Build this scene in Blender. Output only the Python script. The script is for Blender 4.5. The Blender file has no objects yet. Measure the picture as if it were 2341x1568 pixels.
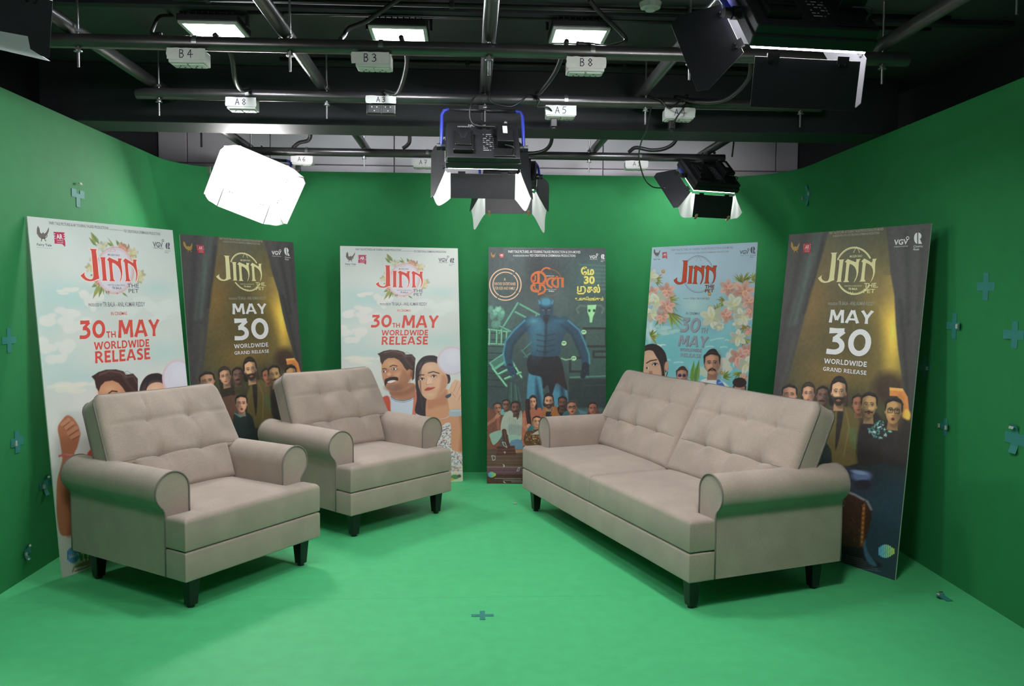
import bpy, bmesh, math, random
import numpy as np
from mathutils import Vector, Matrix
from mathutils.geometry import tessellate_polygon

random.seed(7)
SC = bpy.context.scene
COL = SC.collection
PI = math.pi

# ---------------------------------------------------------------- view, camera, world
SC.view_settings.view_transform = 'Standard'
SC.view_settings.look = 'None'
SC.view_settings.gamma = 1.0
SC.view_settings.use_curve_mapping = False
SC.view_settings.exposure = 0.06

CAM_H = 1.4336
cam_data = bpy.data.cameras.new('camera')
cam_data.sensor_fit = 'HORIZONTAL'
cam_data.sensor_width = 36.0
cam_data.lens = 36.0 * 1855.61 / 2341.0
cam_data.clip_start = 0.05
cam = bpy.data.objects.new('camera', cam_data)
COL.objects.link(cam)
yaw, pitch, roll = 0.0525, -0.0573, 0.0067
_f = Vector((math.sin(yaw) * math.cos(pitch), math.cos(yaw) * math.cos(pitch), math.sin(pitch)))
_r = Vector((math.cos(yaw), -math.sin(yaw), 0))
_u = _r.cross(_f)
_R = _r * math.cos(roll) + _u * math.sin(roll)
_U = _u * math.cos(roll) - _r * math.sin(roll)
cam.matrix_world = Matrix(((_R.x, _U.x, -_f.x, 0), (_R.y, _U.y, -_f.y, 0), (_R.z, _U.z, -_f.z, CAM_H), (0, 0, 0, 1)))
SC.camera = cam

world = bpy.data.worlds.new('world')
SC.world = world
world.use_nodes = True
world.node_tree.nodes['Background'].inputs[0].default_value = (0.8, 0.9, 1.0, 1)
world.node_tree.nodes['Background'].inputs[1].default_value = 0.02

PANEL_GLOW = 70.0      # emitted radiance of a studio panel light at full power
FLOOD_GLOW = 90.0      # emitted radiance of the ceiling floodlights


# ---------------------------------------------------------------- materials
def srgb(r, g, b):
    f = lambda c: (c / 255 / 12.92) if c / 255 <= 0.04045 else ((c / 255 + 0.055) / 1.055) ** 2.4
    return (f(r), f(g), f(b), 1.0)


MATS = {}


def mat(name, col, rough=0.6, metal=0.0, var=0.0, vscale=20.0, bump=0.0, bscale=200.0, emit=None, trans=0.0, spec=0.5, var2=None):
    if name in MATS:
        return MATS[name]
    m = bpy.data.materials.new(name)
    m.use_nodes = True
    nt = m.node_tree
    bs = nt.nodes['Principled BSDF']
    bs.inputs['Base Color'].default_value = col
    bs.inputs['Roughness'].default_value = rough
    bs.inputs['Metallic'].default_value = metal
    bs.inputs['Specular IOR Level'].default_value = spec
    tc = nt.nodes.new('ShaderNodeTexCoord')
    if var > 0:
        no = nt.nodes.new('ShaderNodeTexNoise')
        no.inputs['Scale'].default_value = vscale
        no.inputs['Detail'].default_value = 6
        nt.links.new(tc.outputs['Object'], no.inputs['Vector'])
        mx = nt.nodes.new('ShaderNodeMix')
        mx.data_type = 'RGBA'
        mx.inputs['A'].default_value = tuple(c * (1 - var) for c in col[:3]) + (1,)
        mx.inputs['B'].default_value = tuple(min(1, c * (1 + var)) for c in col[:3]) + (1,)
        nt.links.new(no.outputs['Fac'], mx.inputs['Factor'])
        out = mx.outputs['Result']
        if var2:
            no2 = nt.nodes.new('ShaderNodeTexNoise')
            no2.inputs['Scale'].default_value = var2[1]
            no2.inputs['Detail'].default_value = 4
            nt.links.new(tc.outputs['Object'], no2.inputs['Vector'])
            mr = nt.nodes.new('ShaderNodeMapRange')
            mr.inputs['From Min'].default_value = 0.35
            mr.inputs['From Max'].default_value = 0.65
            mr.inputs['To Min'].default_value = 1 - var2[0]
            mr.inputs['To Max'].default_value = 1 + var2[0]
            nt.links.new(no2.outputs['Fac'], mr.inputs['Value'])
            sc = nt.nodes.new('ShaderNodeVectorMath')
            sc.operation = 'SCALE'
            nt.links.new(out, sc.inputs[0])
            nt.links.new(mr.outputs['Result'], sc.inputs['Scale'])
            out = sc.outputs['Vector']
        nt.links.new(out, bs.inputs['Base Color'])
    if bump > 0:
        nb = nt.nodes.new('ShaderNodeTexNoise')
        nb.inputs['Scale'].default_value = bscale
        nb.inputs['Detail'].default_value = 3
        nt.links.new(tc.outputs['Object'], nb.inputs['Vector'])
        bp = nt.nodes.new('ShaderNodeBump')
        bp.inputs['Strength'].default_value = bump
        bp.inputs['Distance'].default_value = 0.002
        nt.links.new(nb.outputs['Fac'], bp.inputs['Height'])
        nt.links.new(bp.outputs['Normal'], bs.inputs['Normal'])
    if emit:
        bs.inputs['Emission Color'].default_value = emit[0]
        bs.inputs['Emission Strength'].default_value = emit[1]
    if trans > 0:
        tr = nt.nodes.new('ShaderNodeBsdfTranslucent')
        tr.inputs['Color'].default_value = col
        ms = nt.nodes.new('ShaderNodeMixShader')
        ms.inputs['Fac'].default_value = trans
        nt.links.new(bs.outputs[0], ms.inputs[1])
        nt.links.new(tr.outputs[0], ms.inputs[2])
        nt.links.new(ms.outputs[0], nt.nodes['Material Output'].inputs['Surface'])
    MATS[name] = m
    return m


def weave_fabric(name, col):
    """linen-like upholstery: fine crossed threads, soft mottling"""
    m = mat(name, col, 0.92, var=0.42, vscale=330, bump=0.4, bscale=900, spec=0.15, var2=(0.07, 6.0))
    nt = m.node_tree
    bs = nt.nodes['Principled BSDF']
    bs.inputs['Sheen Weight'].default_value = 0.25
    bs.inputs['Sheen Roughness'].default_value = 0.5
    return m


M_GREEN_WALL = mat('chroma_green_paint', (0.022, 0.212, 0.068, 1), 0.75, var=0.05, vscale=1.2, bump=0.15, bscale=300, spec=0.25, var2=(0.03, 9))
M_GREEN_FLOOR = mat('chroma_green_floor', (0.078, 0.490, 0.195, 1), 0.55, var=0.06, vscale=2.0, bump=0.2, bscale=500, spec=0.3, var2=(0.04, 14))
M_BLACK_WALL = mat('black_matt_paint', (0.012, 0.012, 0.015, 1), 0.6, var=0.3, vscale=3)
M_CEIL = mat('charcoal_ceiling_paint', (0.046, 0.046, 0.052, 1), 0.5, var=0.35, vscale=2.5, bump=0.3, bscale=40)
M_BEAM = mat('dark_steel_beam_paint', (0.028, 0.029, 0.034, 1), 0.55, var=0.35, vscale=4, bump=0.2, bscale=30, spec=0.22)
M_WHITE_PANEL = mat('dusty_white_panel', (0.80, 0.76, 0.82, 1), 0.6, var=0.05, vscale=3)
M_PIPE = mat('gunmetal_pipe', (0.110, 0.106, 0.108, 1), 0.32, metal=0.75, var=0.35, vscale=7, bump=0.08, bscale=60)
M_STEEL = mat('bright_threaded_steel', (0.33, 0.33, 0.34, 1), 0.35, metal=0.9, var=0.2, vscale=200)
M_CABLE = mat('black_cable_rubber', (0.012, 0.012, 0.013, 1), 0.42, var=0.2, vscale=30)
M_BLACK_METAL = mat('black_powder_coat', (0.014, 0.014, 0.016, 1), 0.42, var=0.25, vscale=14, bump=0.15, bscale=700)
M_DOOR = mat('smudged_black_sheet_metal', (0.020, 0.020, 0.024, 1), 0.40, var=0.5, vscale=11)
M_BLACK_PLASTIC = mat('black_plastic', (0.009, 0.009, 0.010, 1), 0.35, var=0.2, vscale=40)
M_BLUE = mat('blue_yoke_paint', (0.035, 0.052, 0.42, 1), 0.35, var=0.08, vscale=20)
M_WHITE_PLASTIC = mat('white_plastic', (0.62, 0.61, 0.60, 1), 0.45, var=0.05, vscale=20)
M_PAPER = mat('white_masking_tape', (0.68, 0.67, 0.66, 1), 0.75, var=0.08, vscale=35, bump=0.2, bscale=90)
M_INK = mat('violet_marker_ink', (0.045, 0.022, 0.075, 1), 0.6, var=0.2, vscale=90)
M_CLOTH = mat('white_diffusion_cloth', (0.86, 0.86, 0.88, 1), 0.85, var=0.05, vscale=30, trans=0.6)


def panel_glow(level):
    return mat('lit_panel_diffuser_%d' % round(level * 100), (0.9, 0.9, 0.9, 1), 0.5, emit=((1.0, 0.985, 0.96, 1), PANEL_GLOW * level))


M_FLOOD_FILL = mat('added_fill_flood_glass', (0.9, 0.9, 0.9, 1), 0.5, emit=((0.92, 0.97, 1.0, 1), FLOOD_GLOW * 0.5))
M_FLOOD_ADDED_REAR = mat('added_rear_flood_glass', (0.9, 0.9, 0.9, 1), 0.5, emit=((0.92, 0.94, 1.0, 1), FLOOD_GLOW * 0.3))
M_FLOOD = mat('lit_floodlight_glass', (0.9, 0.9, 0.9, 1), 0.5, emit=((0.92, 0.97, 1.0, 1), FLOOD_GLOW))
M_RED_LED = mat('red_indicator_lamp', (0.8, 0.02, 0.04, 1), 0.4, emit=((1.0, 0.05, 0.08, 1), 3.0))
M_PRINT_SILVER = mat('silver_screen_print', (0.32, 0.32, 0.33, 1), 0.5, var=0.1, vscale=80)
M_CLIP = mat('pale_wooden_clip', (0.42, 0.30, 0.16, 1), 0.6, var=0.2, vscale=60)
M_FABRIC = weave_fabric('taupe_linen_upholstery', (0.392, 0.312, 0.265, 1))
M_PIPING = mat('taupe_piping_cord', (0.215, 0.185, 0.165, 1), 0.9, var=0.1, vscale=200, spec=0.1)
M_LEG = mat('black_stained_wood', (0.008, 0.007, 0.007, 1), 0.35, var=0.3, vscale=25)
M_TEAL_TAPE = mat('teal_masking_tape', (0.026, 0.205, 0.185, 1), 0.7, var=0.1, vscale=60)
M_TAPE_BACK = mat('pale_tape_backing', (0.36, 0.43, 0.36, 1), 0.7, var=0.08, vscale=60)
M_FOAM = mat('white_foam_board_edge', (0.72, 0.72, 0.70, 1), 0.6, var=0.03, vscale=60)


# ---------------------------------------------------------------- mesh helpers
class MB:
    """collects faces, then becomes one mesh object"""

    def __init__(self):
        self.v, self.f, self.m = [], [], []

    def add(self, vs, fs, mi=0):
        o = len(self.v)
        self.v += [tuple(p) for p in vs]
        self.f += [tuple(i + o for i in f) for f in fs]
        self.m += [mi] * len(fs)
        return self

    def box(self, c, s, rot=None, mi=0, taper=1.0):
        x, y, z = s[0] / 2, s[1] / 2, s[2] / 2
        t = taper
        pts = [(-x * t, -y * t, -z), (x * t, -y * t, -z), (x * t, y * t, -z), (-x * t, y * t, -z), (-x, -y, z), (x, -y, z), (x, y, z), (-x, y, z)]
        R = rot or Matrix.Identity(3)
        pts = [R @ Vector(p) + Vector(c) for p in pts]
        return self.add(pts, [(3, 2, 1, 0), (4, 5, 6, 7), (0, 1, 5, 4), (1, 2, 6, 5), (2, 3, 7, 6), (3, 0, 4, 7)], mi)

    def tube(self, path, r, n=10, closed=False, mi=0, caps=True, radii=None):
        P = [Vector(p) for p in path]
        L = len(P)
        T = []
        for i in range(L):
            a = P[(i - 1) % L] if (closed or i > 0) else P[i]
            b = P[(i + 1) % L] if (closed or i < L - 1) else P[i]
            d = (b - a)
            T.append(d.normalized() if d.length > 1e-9 else Vector((0, 0, 1)))
        ref = Vector((0, 0, 1)) if abs(T[0].z) < 0.9 else Vector((1, 0, 0))
        N = (ref - T[0] * ref.dot(T[0])).normalized()
        vs = []
        for i in range(L):
            N = (N - T[i] * N.dot(T[i]))
            N = N.normalized() if N.length > 1e-6 else T[i].orthogonal().normalized()
            B = T[i].cross(N)
            rr = radii[i] if radii else r
            for k in range(n):
                a = 2 * PI * k / n
                vs.append(P[i] + N * (rr * math.cos(a)) + B * (rr * math.sin(a)))
        fs = []
        for i in range(L if closed else L - 1):
            j = (i + 1) % L
            for k in range(n):
                q = (k + 1) % n
                fs.append((i * n + k, i * n + q, j * n + q, j * n + k))
        if caps and not closed:
            fs.append(tuple(range(n))[::-1])
            fs.append(tuple((L - 1) * n + k for k in range(n)))
        return self.add(vs, fs, mi)

    def cyl(self, a, b, r, n=16, mi=0, r2=None):
        return self.tube([a, b], r, n, mi=mi, radii=[r, r if r2 is None else r2])

    def prism(self, pts, axis_fn, d0, d1, mi=0):
        """polygon pts (2-D, counter-clockwise) swept between d0 and d1; axis_fn(a, b, d) -> point"""
        n = len(pts)
        vs = [axis_fn(a, b, d0) for a, b in pts] + [axis_fn(a, b, d1) for a, b in pts]
        fs = [tuple(range(n))[::-1], tuple(range(n, 2 * n))]
        fs += [(i, (i + 1) % n, n + (i + 1) % n, n + i) for i in range(n)]
        return self.add(vs, fs, mi)

    def poly2d(self, pts, fn, mi=0):
        """flat polygon (2-D) triangulated, placed with fn(a, b) -> point"""
        tri = tessellate_polygon([[Vector((a, b, 0)) for a, b in pts]])
        return self.add([fn(a, b) for a, b in pts], [tuple(t) for t in tri], mi)

    def xform(self, M, start=0):
        self.v[start:] = [tuple(M @ Vector(p)) for p in self.v[start:]]
        return self

    def build(self, name, mats, parent=None, smooth=False, bevel=0.0, seg=2, angle=0.6, recalc=True, weld=False):
        me = bpy.data.meshes.new(name)
        me.from_pydata(self.v, [], self.f)
        if not isinstance(mats, (list, tuple)):
            mats = [mats]
        for m in mats:
            me.materials.append(m)
        if len(mats) > 1:
            me.polygons.foreach_set('material_index', self.m)
        if recalc:
            bm = bmesh.new()
            bm.from_mesh(me)
            if weld:
                bmesh.ops.remove_doubles(bm, verts=bm.verts, dist=2e-5)
            bmesh.ops.recalc_face_normals(bm, faces=bm.faces)
            bm.to_mesh(me)
            bm.free()
        o = bpy.data.objects.new(name, me)
        COL.objects.link(o)
        if parent:
            o.parent = parent
        if smooth:
            me.polygons.foreach_set('use_smooth', [True] * len(me.polygons))
        if bevel > 0:
            b = o.modifiers.new('bevel', 'BEVEL')
            b.width = bevel
            b.segments = seg
            b.limit_method = 'ANGLE'
            b.angle_limit = angle
            b.harden_normals = False
        return o


def smooth_by_angle(o, deg=35):
    me = o.data
    me.polygons.foreach_set('use_smooth', [True] * len(me.polygons))
    bm = bmesh.new()
    bm.from_mesh(me)
    for e in bm.edges:
        if len(e.link_faces) == 2 and e.calc_face_angle(0) > math.radians(deg):
            e.smooth = False
    bm.to_mesh(me)
    bm.free()
    return o


def thing(name, label, cat, loc=(0, 0, 0), rot=(0, 0, 0), group=None):
    o = bpy.data.objects.new(name, None)
    o.empty_display_size = 0.1
    COL.objects.link(o)
    o.location = loc
    o.rotation_euler = rot
    return tag(o, label, cat, group)


def tag(o, label, cat, group=None):
    o['label'] = label
    o['category'] = cat
    if group:
        o['group'] = group
    return o


def struct(o, label=None):
    o['kind'] = 'structure'
    if label:
        o['label'] = label
    return o


def dup(root, loc, rot, label, group=None):
    r = root.copy()
    COL.objects.link(r)
    r.location = loc
    r.rotation_euler = rot
    r['label'] = label
    if group:
        r['group'] = group
    for ch in list(root.children):
        c = ch.copy()
        COL.objects.link(c)
        c.parent = r
        for g in list(ch.children):
            d = g.copy()
            COL.objects.link(d)
            d.parent = c
    return r


def curve_pts(ctrl, n=10):
    """Catmull-Rom through control points"""
    P = [Vector(p) for p in ctrl]
    P = [P[0] * 2 - P[1]] + P + [P[-1] * 2 - P[-2]]
    out = []
    for i in range(1, len(P) - 2):
        for k in range(n):
            t = k / n
            a, b, c, d = P[i - 1], P[i], P[i + 1], P[i + 2]
            out.append(0.5 * ((2 * b) + (c - a) * t + (2 * a - 5 * b + 4 * c - d) * t * t + (3 * b - a - 3 * c + d) * t ** 3))
    out.append(P[-2])
    return out


# marker-pen strokes for the hand-written labels, unit cell 0..1
PEN = {
    'A': [[(0, 0), (.45, 1), (.85, .02)], [(.15, .36), (.78, .38)]],
    'B': [[(.1, 0), (.12, 1)], [(.12, 1), (.55, .98), (.72, .8), (.55, .58), (.15, .52)], [(.3, .53), (.68, .46), (.8, .22), (.55, 0), (.08, 0)]],
    '1': [[(.2, .75), (.5, 1), (.5, 0)], [(.15, 0), (.85, 0)]],
    '3': [[(.1, .9), (.5, 1), (.75, .82), (.6, .6), (.35, .54)], [(.35, .54), (.75, .45), (.8, .2), (.5, 0), (.05, .06)]],
    '4': [[(.6, 0), (.62, 1), (.05, .36), (1, .42)]],
    '5': [[(.8, 1), (.2, .98), (.15, .6), (.6, .62), (.82, .35), (.6, .04), (.1, .02)]],
    '6': [[(.7, 1), (.25, .7), (.1, .3), (.35, 0), (.75, .1), (.75, .4), (.45, .5), (.15, .3)]],
    '7': [[(.05, 1), (.85, 1), (.4, 0)], [(.25, .5), (.75, .52)]],
    '8': [[(.5, .54), (.15, .75), (.45, 1), (.8, .8), (.5, .54), (.12, .25), (.45, 0), (.85, .25), (.5, .54)]],
}


def pen_text(mb, s, x0, z0, h, fn, w=0.0022, gap=0.35, mi=0):
    """flat ribbon strokes; fn(a, b) -> point"""
    x = x0
    for ch in s:
        if ch == ' ':
            x += h * 0.4
            continue
        for st in PEN[ch]:
            P = [Vector((x + a * h * 0.72, z0 + b * h)) for a, b in st]
            for i in range(len(P) - 1):
                d = (P[i + 1] - P[i])
                if d.length < 1e-6:
                    continue
                d.normalize()
                n = Vector((-d.y, d.x)) * w / 2
                a, b = P[i] - d * w * .4, P[i + 1] + d * w * .4
                q = [a - n, b - n, b + n, a + n]
                mb.add([fn(p.x, p.y) for p in q], [(0, 1, 2, 3)], mi)
        x += h * (0.72 + gap)
    return mb

# ---------------------------------------------------------------- the room
WL, WR0, WR1, YB, HT, RAD = -2.229, 2.425, 2.495, 6.56, 2.41, 0.60
CEIL_Z = 2.742
Y0 = -2.6

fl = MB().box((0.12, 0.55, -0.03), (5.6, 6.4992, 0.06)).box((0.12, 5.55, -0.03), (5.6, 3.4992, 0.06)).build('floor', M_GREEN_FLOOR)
struct(fl)


def wall_strip(path, z0, z1, th):
    """vertical wall of thickness th following a plan path (inner face), th outwards to the path's left"""
    mb = MB()
    n = len(path)
    P = [Vector((p[0], p[1])) for p in path]
    O = []
    for i in range(n):
        d = (P[min(i + 1, n - 1)] - P[max(i - 1, 0)]).normalized()
        O.append(P[i] + Vector((-d.y, d.x)) * th)
    vs = [(p.x, p.y, z0) for p in P] + [(p.x, p.y, z1) for p in P] + [(p.x, p.y, z0) for p in O] + [(p.x, p.y, z1) for p in O]
    fs = []
    for i in range(n - 1):
        fs += [(i, i + 1, n + i + 1, n + i), (2 * n + i + 1, 2 * n + i, 3 * n + i, 3 * n + i + 1), (n + i, n + i + 1, 3 * n + i + 1, 3 * n + i), (i + 1, i, 2 * n + i, 2 * n + i + 1)]
    fs += [(0, n, 3 * n, 2 * n), (n - 1, 2 * n - 1, 4 * n - 1, 3 * n - 1)]
    mb.add(vs, fs)
    return mb


def wr_x(y):
    return WR0 + (WR1 - WR0) * (y - 3.4) / 2.6


left_path = [(WL, 0.4), (WL, 3.0), (WL, YB - RAD)]
arc_l = [(WL + RAD - RAD * math.cos(a), YB - RAD + RAD * math.sin(a)) for a in [PI / 2 * k / 16 for k in range(17)]]
xr_c = wr_x(YB - RAD)
arc_r = [(xr_c - RAD + RAD * math.sin(a), YB - RAD + RAD * math.cos(a)) for a in [PI / 2 * k / 16 for k in range(17)]]
right_path = [(xr_c, YB - RAD), (wr_x(3.0), 3.0), (wr_x(0.4), 0.4)]
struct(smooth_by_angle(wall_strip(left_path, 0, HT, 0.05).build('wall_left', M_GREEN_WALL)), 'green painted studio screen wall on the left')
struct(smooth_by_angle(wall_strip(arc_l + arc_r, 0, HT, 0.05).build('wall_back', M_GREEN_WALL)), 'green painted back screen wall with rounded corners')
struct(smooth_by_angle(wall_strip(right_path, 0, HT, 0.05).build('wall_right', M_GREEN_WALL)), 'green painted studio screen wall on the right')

# the black studio shell behind and above the green screen
struct(MB().box((-2.56, 2.2, 1.4), (0.1, 9.6, 2.8)).build('wall_left_outer', M_BLACK_WALL), 'black studio wall above the left green screen')
struct(MB().box((2.80, 2.2, 1.4), (0.1, 9.6, 2.8)).build('wall_right_outer', M_BLACK_WALL), 'black studio wall above the right green screen')
struct(MB().box((0.12, Y0 - 0.05, 1.4), (5.5, 0.1, 2.8)).build('wall_front', M_BLACK_WALL), 'black studio wall behind the camera')
wb = MB()
xs = [-2.51, -2.28, -1.62, -0.62, 0.22, 1.10, 2.56, 2.75]
for i in range(len(xs) - 1):
    w = xs[i + 1] - xs[i]
    wb.box(((xs[i] + xs[i + 1]) / 2, 6.80, 2.62), (w - 0.008, 0.10, 0.245))
    wb.box(((xs[i] + xs[i + 1]) / 2 + (0.0 if i % 2 else 0.0), 6.80, 2.452), (w - 0.008, 0.10, 0.075))
wb.box((0.12, 6.86, 1.37), (5.3, 0.10, 2.745))
struct(wb.build('wall_back_upper', M_WHITE_PANEL, bevel=0.004), 'dusty white panelled wall above the green back wall')

struct(MB().box((0.12, 2.2, CEIL_Z + 0.05), (5.6, 9.6, 0.1)).build('ceiling', M_CEIL))
bm_ = MB().box((0.06, 4.935, (2.412 + CEIL_Z) / 2), (4.98, 0.30, CEIL_Z - 2.412))
struct(bm_.build('trim_1', M_BEAM, bevel=0.006), 'deep dark ceiling beam crossing the studio')
# shallow ridge along the ceiling and two conduits
struct(MB().box((0.1, 3.79, CEIL_Z - 0.012), (4.9, 0.05, 0.024)).build('trim_2', M_BEAM, bevel=0.003), 'narrow dark ceiling batten')


# ---------------------------------------------------------------- pipe grid
PX = [-1.690, -0.795, 0.080, 0.945, 1.823]
PZ, PR = 2.497, 0.0302
X_L, X_R = -1.768, 1.942
rod_x = [-1.648, -0.768, 0.080, 0.957, 1.822]


def pipe_mesh(a, b, r=PR, n=28):
    """hollow steel tube"""
    a, b = Vector(a), Vector(b)
    d = (b - a).normalized()
    up = Vector((0, 0, 1))
    s = d.cross(up).normalized()
    vs, fs = [], []
    for (p, rr) in ((a, r), (b, r), (b, r * .86), (a, r * .86)):
        for k in range(n):
            t = 2 * PI * k / n
            vs.append(p + s * (rr * math.cos(t)) + up * (rr * math.sin(t)))
    for j in range(4):
        q = (j + 1) % 4
        for k in range(n):
            k2 = (k + 1) % n
            fs.append((j * n + k, j * n + k2, q * n + k2, q * n + k))
    return MB().add(vs, fs)


def cross_pipe(y, label, rods, rod_bottom, nut=True):
    t = thing('lighting_pipe', label, 'pipe', (0, y, PZ), group='cross pipes of the lighting grid')
    smooth_by_angle(pipe_mesh((X_L, 0, 0), (X_R, 0, 0)).build('tube', M_PIPE, t))
    for x in rods:
        r = MB().cyl((x, -0.012, rod_bottom - PZ), (x, -0.012, CEIL_Z - PZ), 0.0052, 10).build('hanger_rod', M_STEEL, t, smooth=False)
        MB().cyl((x, -0.012, -PR - 0.014), (x, -0.012, -PR - 0.002), 0.0125, 6).cyl((x, -0.012, -PR - 0.018), (x, -0.012, -PR - 0.014), 0.017, 16).build('nut', M_STEEL, r)
        MB().cyl((x, -0.012, PR + 0.002), (x, -0.012, PR + 0.014), 0.0125, 6).build('nut', M_STEEL, r)
    return t


cross_pipe(2.690, 'black lighting pipe overhead nearest the camera', rod_x, 2.385)
cross_pipe(3.5815, 'black cross pipe in front of the ceiling floodlights, B boxes below', rod_x, 2.385)
cross_pipe(4.4731, 'black cross pipe under the beam front carrying A3 and A8 boxes', rod_x, 2.378)
cross_pipe(6.1828, 'black cross pipe before the white wall panels carrying A1 box', [-1.62, -0.789, 0.075, 0.898, 1.86], 2.372)

names = ['leftmost black long pipe running to the beam above left wall', 'black long pipe passing right of the B4 box', 'black long pipe near the middle passing right of the B3 box',
         'black long pipe passing right of the B8 box', 'rightmost black long pipe beside the large panel light']
for x, nm in zip(PX, names):
    t = thing('lighting_pipe', nm, 'pipe', (x, 0, PZ + 2 * PR), group='long pipes of the lighting grid')
    smooth_by_angle(pipe_mesh((0, 0.8, 0), (0, 4.78, 0)).build('tube', M_PIPE, t))
names2 = ['short rear pipe behind the beam, leftmost end', 'short rear pipe behind the beam, above the A6 box', 'short rear pipe behind the beam near the middle',
          'short rear pipe behind the beam, above the A1 box', 'short rear pipe behind the beam, rightmost end']
for x, nm in zip(PX, names2):
    t = thing('lighting_pipe', nm, 'pipe', (x, 0, PZ + 2 * PR), group='rear pipes of the lighting grid')
    smooth_by_angle(pipe_mesh((0, 5.09, 0), (0, 6.42, 0)).build('tube', M_PIPE, t))

# ceiling conduits
for y, z, x0, x1, lab in ((3.70, CEIL_Z - 0.018, -1.30, 2.2, 'thin black conduit on the ceiling nearer the camera'), (3.86, CEIL_Z - 0.014, -1.02, 2.2, 'thin black conduit on the ceiling behind its twin'),
                          (4.62, CEIL_Z - 0.012, -1.05, 1.9, 'thin dark conduit on the ceiling close to the beam')):
    t = thing('ceiling_conduit', lab, 'conduit', (0, y, z))
    MB().cyl((x0, 0, 0), (x1, 0, 0), 0.0115, 12).build('tube', M_CABLE, t, smooth=True)
    for k in range(4):
        xx = x0 + 0.15 + (x1 - x0 - .3) * k / 3
        MB().box((xx, 0, 0.0), (0.022, 0.034, 0.026)).build('saddle_clip', M_CABLE, t, bevel=0.003)

sd = thing('ceiling_sensor', 'small round white sensor on the ceiling at the top edge', 'sensor', (0.80, 3.66, CEIL_Z))
MB().cyl((0, 0, 0), (0, 0, -0.022), 0.05, 24, r2=0.044).build('base', M_WHITE_PLASTIC, sd)
MB().cyl((0, 0, -0.022), (0, 0, -0.034), 0.028, 24, r2=0.022).build('lens', M_WHITE_PLASTIC, sd)


# ---------------------------------------------------------------- ceiling floodlights
def floodlight(x, y, label, tilt=0.0, glass=None):
    t = thing('floodlight', label, 'floodlight', (x, y, CEIL_Z), group='ceiling floodlights')
    R = Matrix.Rotation(tilt, 3, 'X')
    c = Vector((0, 0, -0.058))
    MB().box(c, (0.275, 0.225, 0.032), R).build('housing', M_BLACK_METAL, t, bevel=0.005)
    fr = MB()
    for sx, sy, w, d in ((0, .1005, .265, .018), (0, -.1005, .265, .018), (.1245, 0, .018, .185), (-.1245, 0, .018, .185)):
        fr.box(c + R @ Vector((sx, sy, -.020)), (w, d, .012), R)
    fr.build('bezel', M_WHITE_PLASTIC, t, bevel=0.002)
    MB().box(c + R @ Vector((0, 0, -.018)), (.232, .183, .005), R).build('glass', glass or M_FLOOD, t)
    b = MB()
    b.box((-0.15, 0, -0.03), (0.012, 0.03, 0.062)).box((0.15, 0, -0.03), (0.012, 0.03, 0.062)).box((0, 0, -0.003), (0.312, 0.03, 0.006))
    b.build('bracket', M_BLACK_METAL, t, bevel=0.002)
    fins = MB()
    for k in range(9):
        fins.box((-0.11 + k * .0275, 0, -0.034), (0.005, 0.19, 0.018))
    fins.build('heat_sink', M_BLACK_METAL, t)
    return t


floodlight(-1.190, 3.925, 'lit square ceiling floodlight above the B4 box')
floodlight(-0.336, 3.93, 'lit square ceiling floodlight above the B3 box')
floodlight(0.510, 3.885, 'lit square ceiling floodlight above the B8 box')
for x, nm in ((-1.0, 'left'), (0.05, 'middle'), (1.15, 'right')):
    floodlight(x, 5.55, 'added unseen floodlight behind the beam brightening the white panels, ' + nm + ' one', tilt=math.radians(48), glass=M_FLOOD_ADDED_REAR)  # added lamps, hidden by the beam, to brighten the white panels
# added row of unseen floodlights over the camera side, for front fill
for x, nm in ((-1.19, 'left'), (-0.336, 'middle'), (0.51, 'right')):
    floodlight(x, 1.5, 'added unseen fill floodlight overhead near the camera, ' + nm + ' one', glass=M_FLOOD_FILL)


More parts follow.
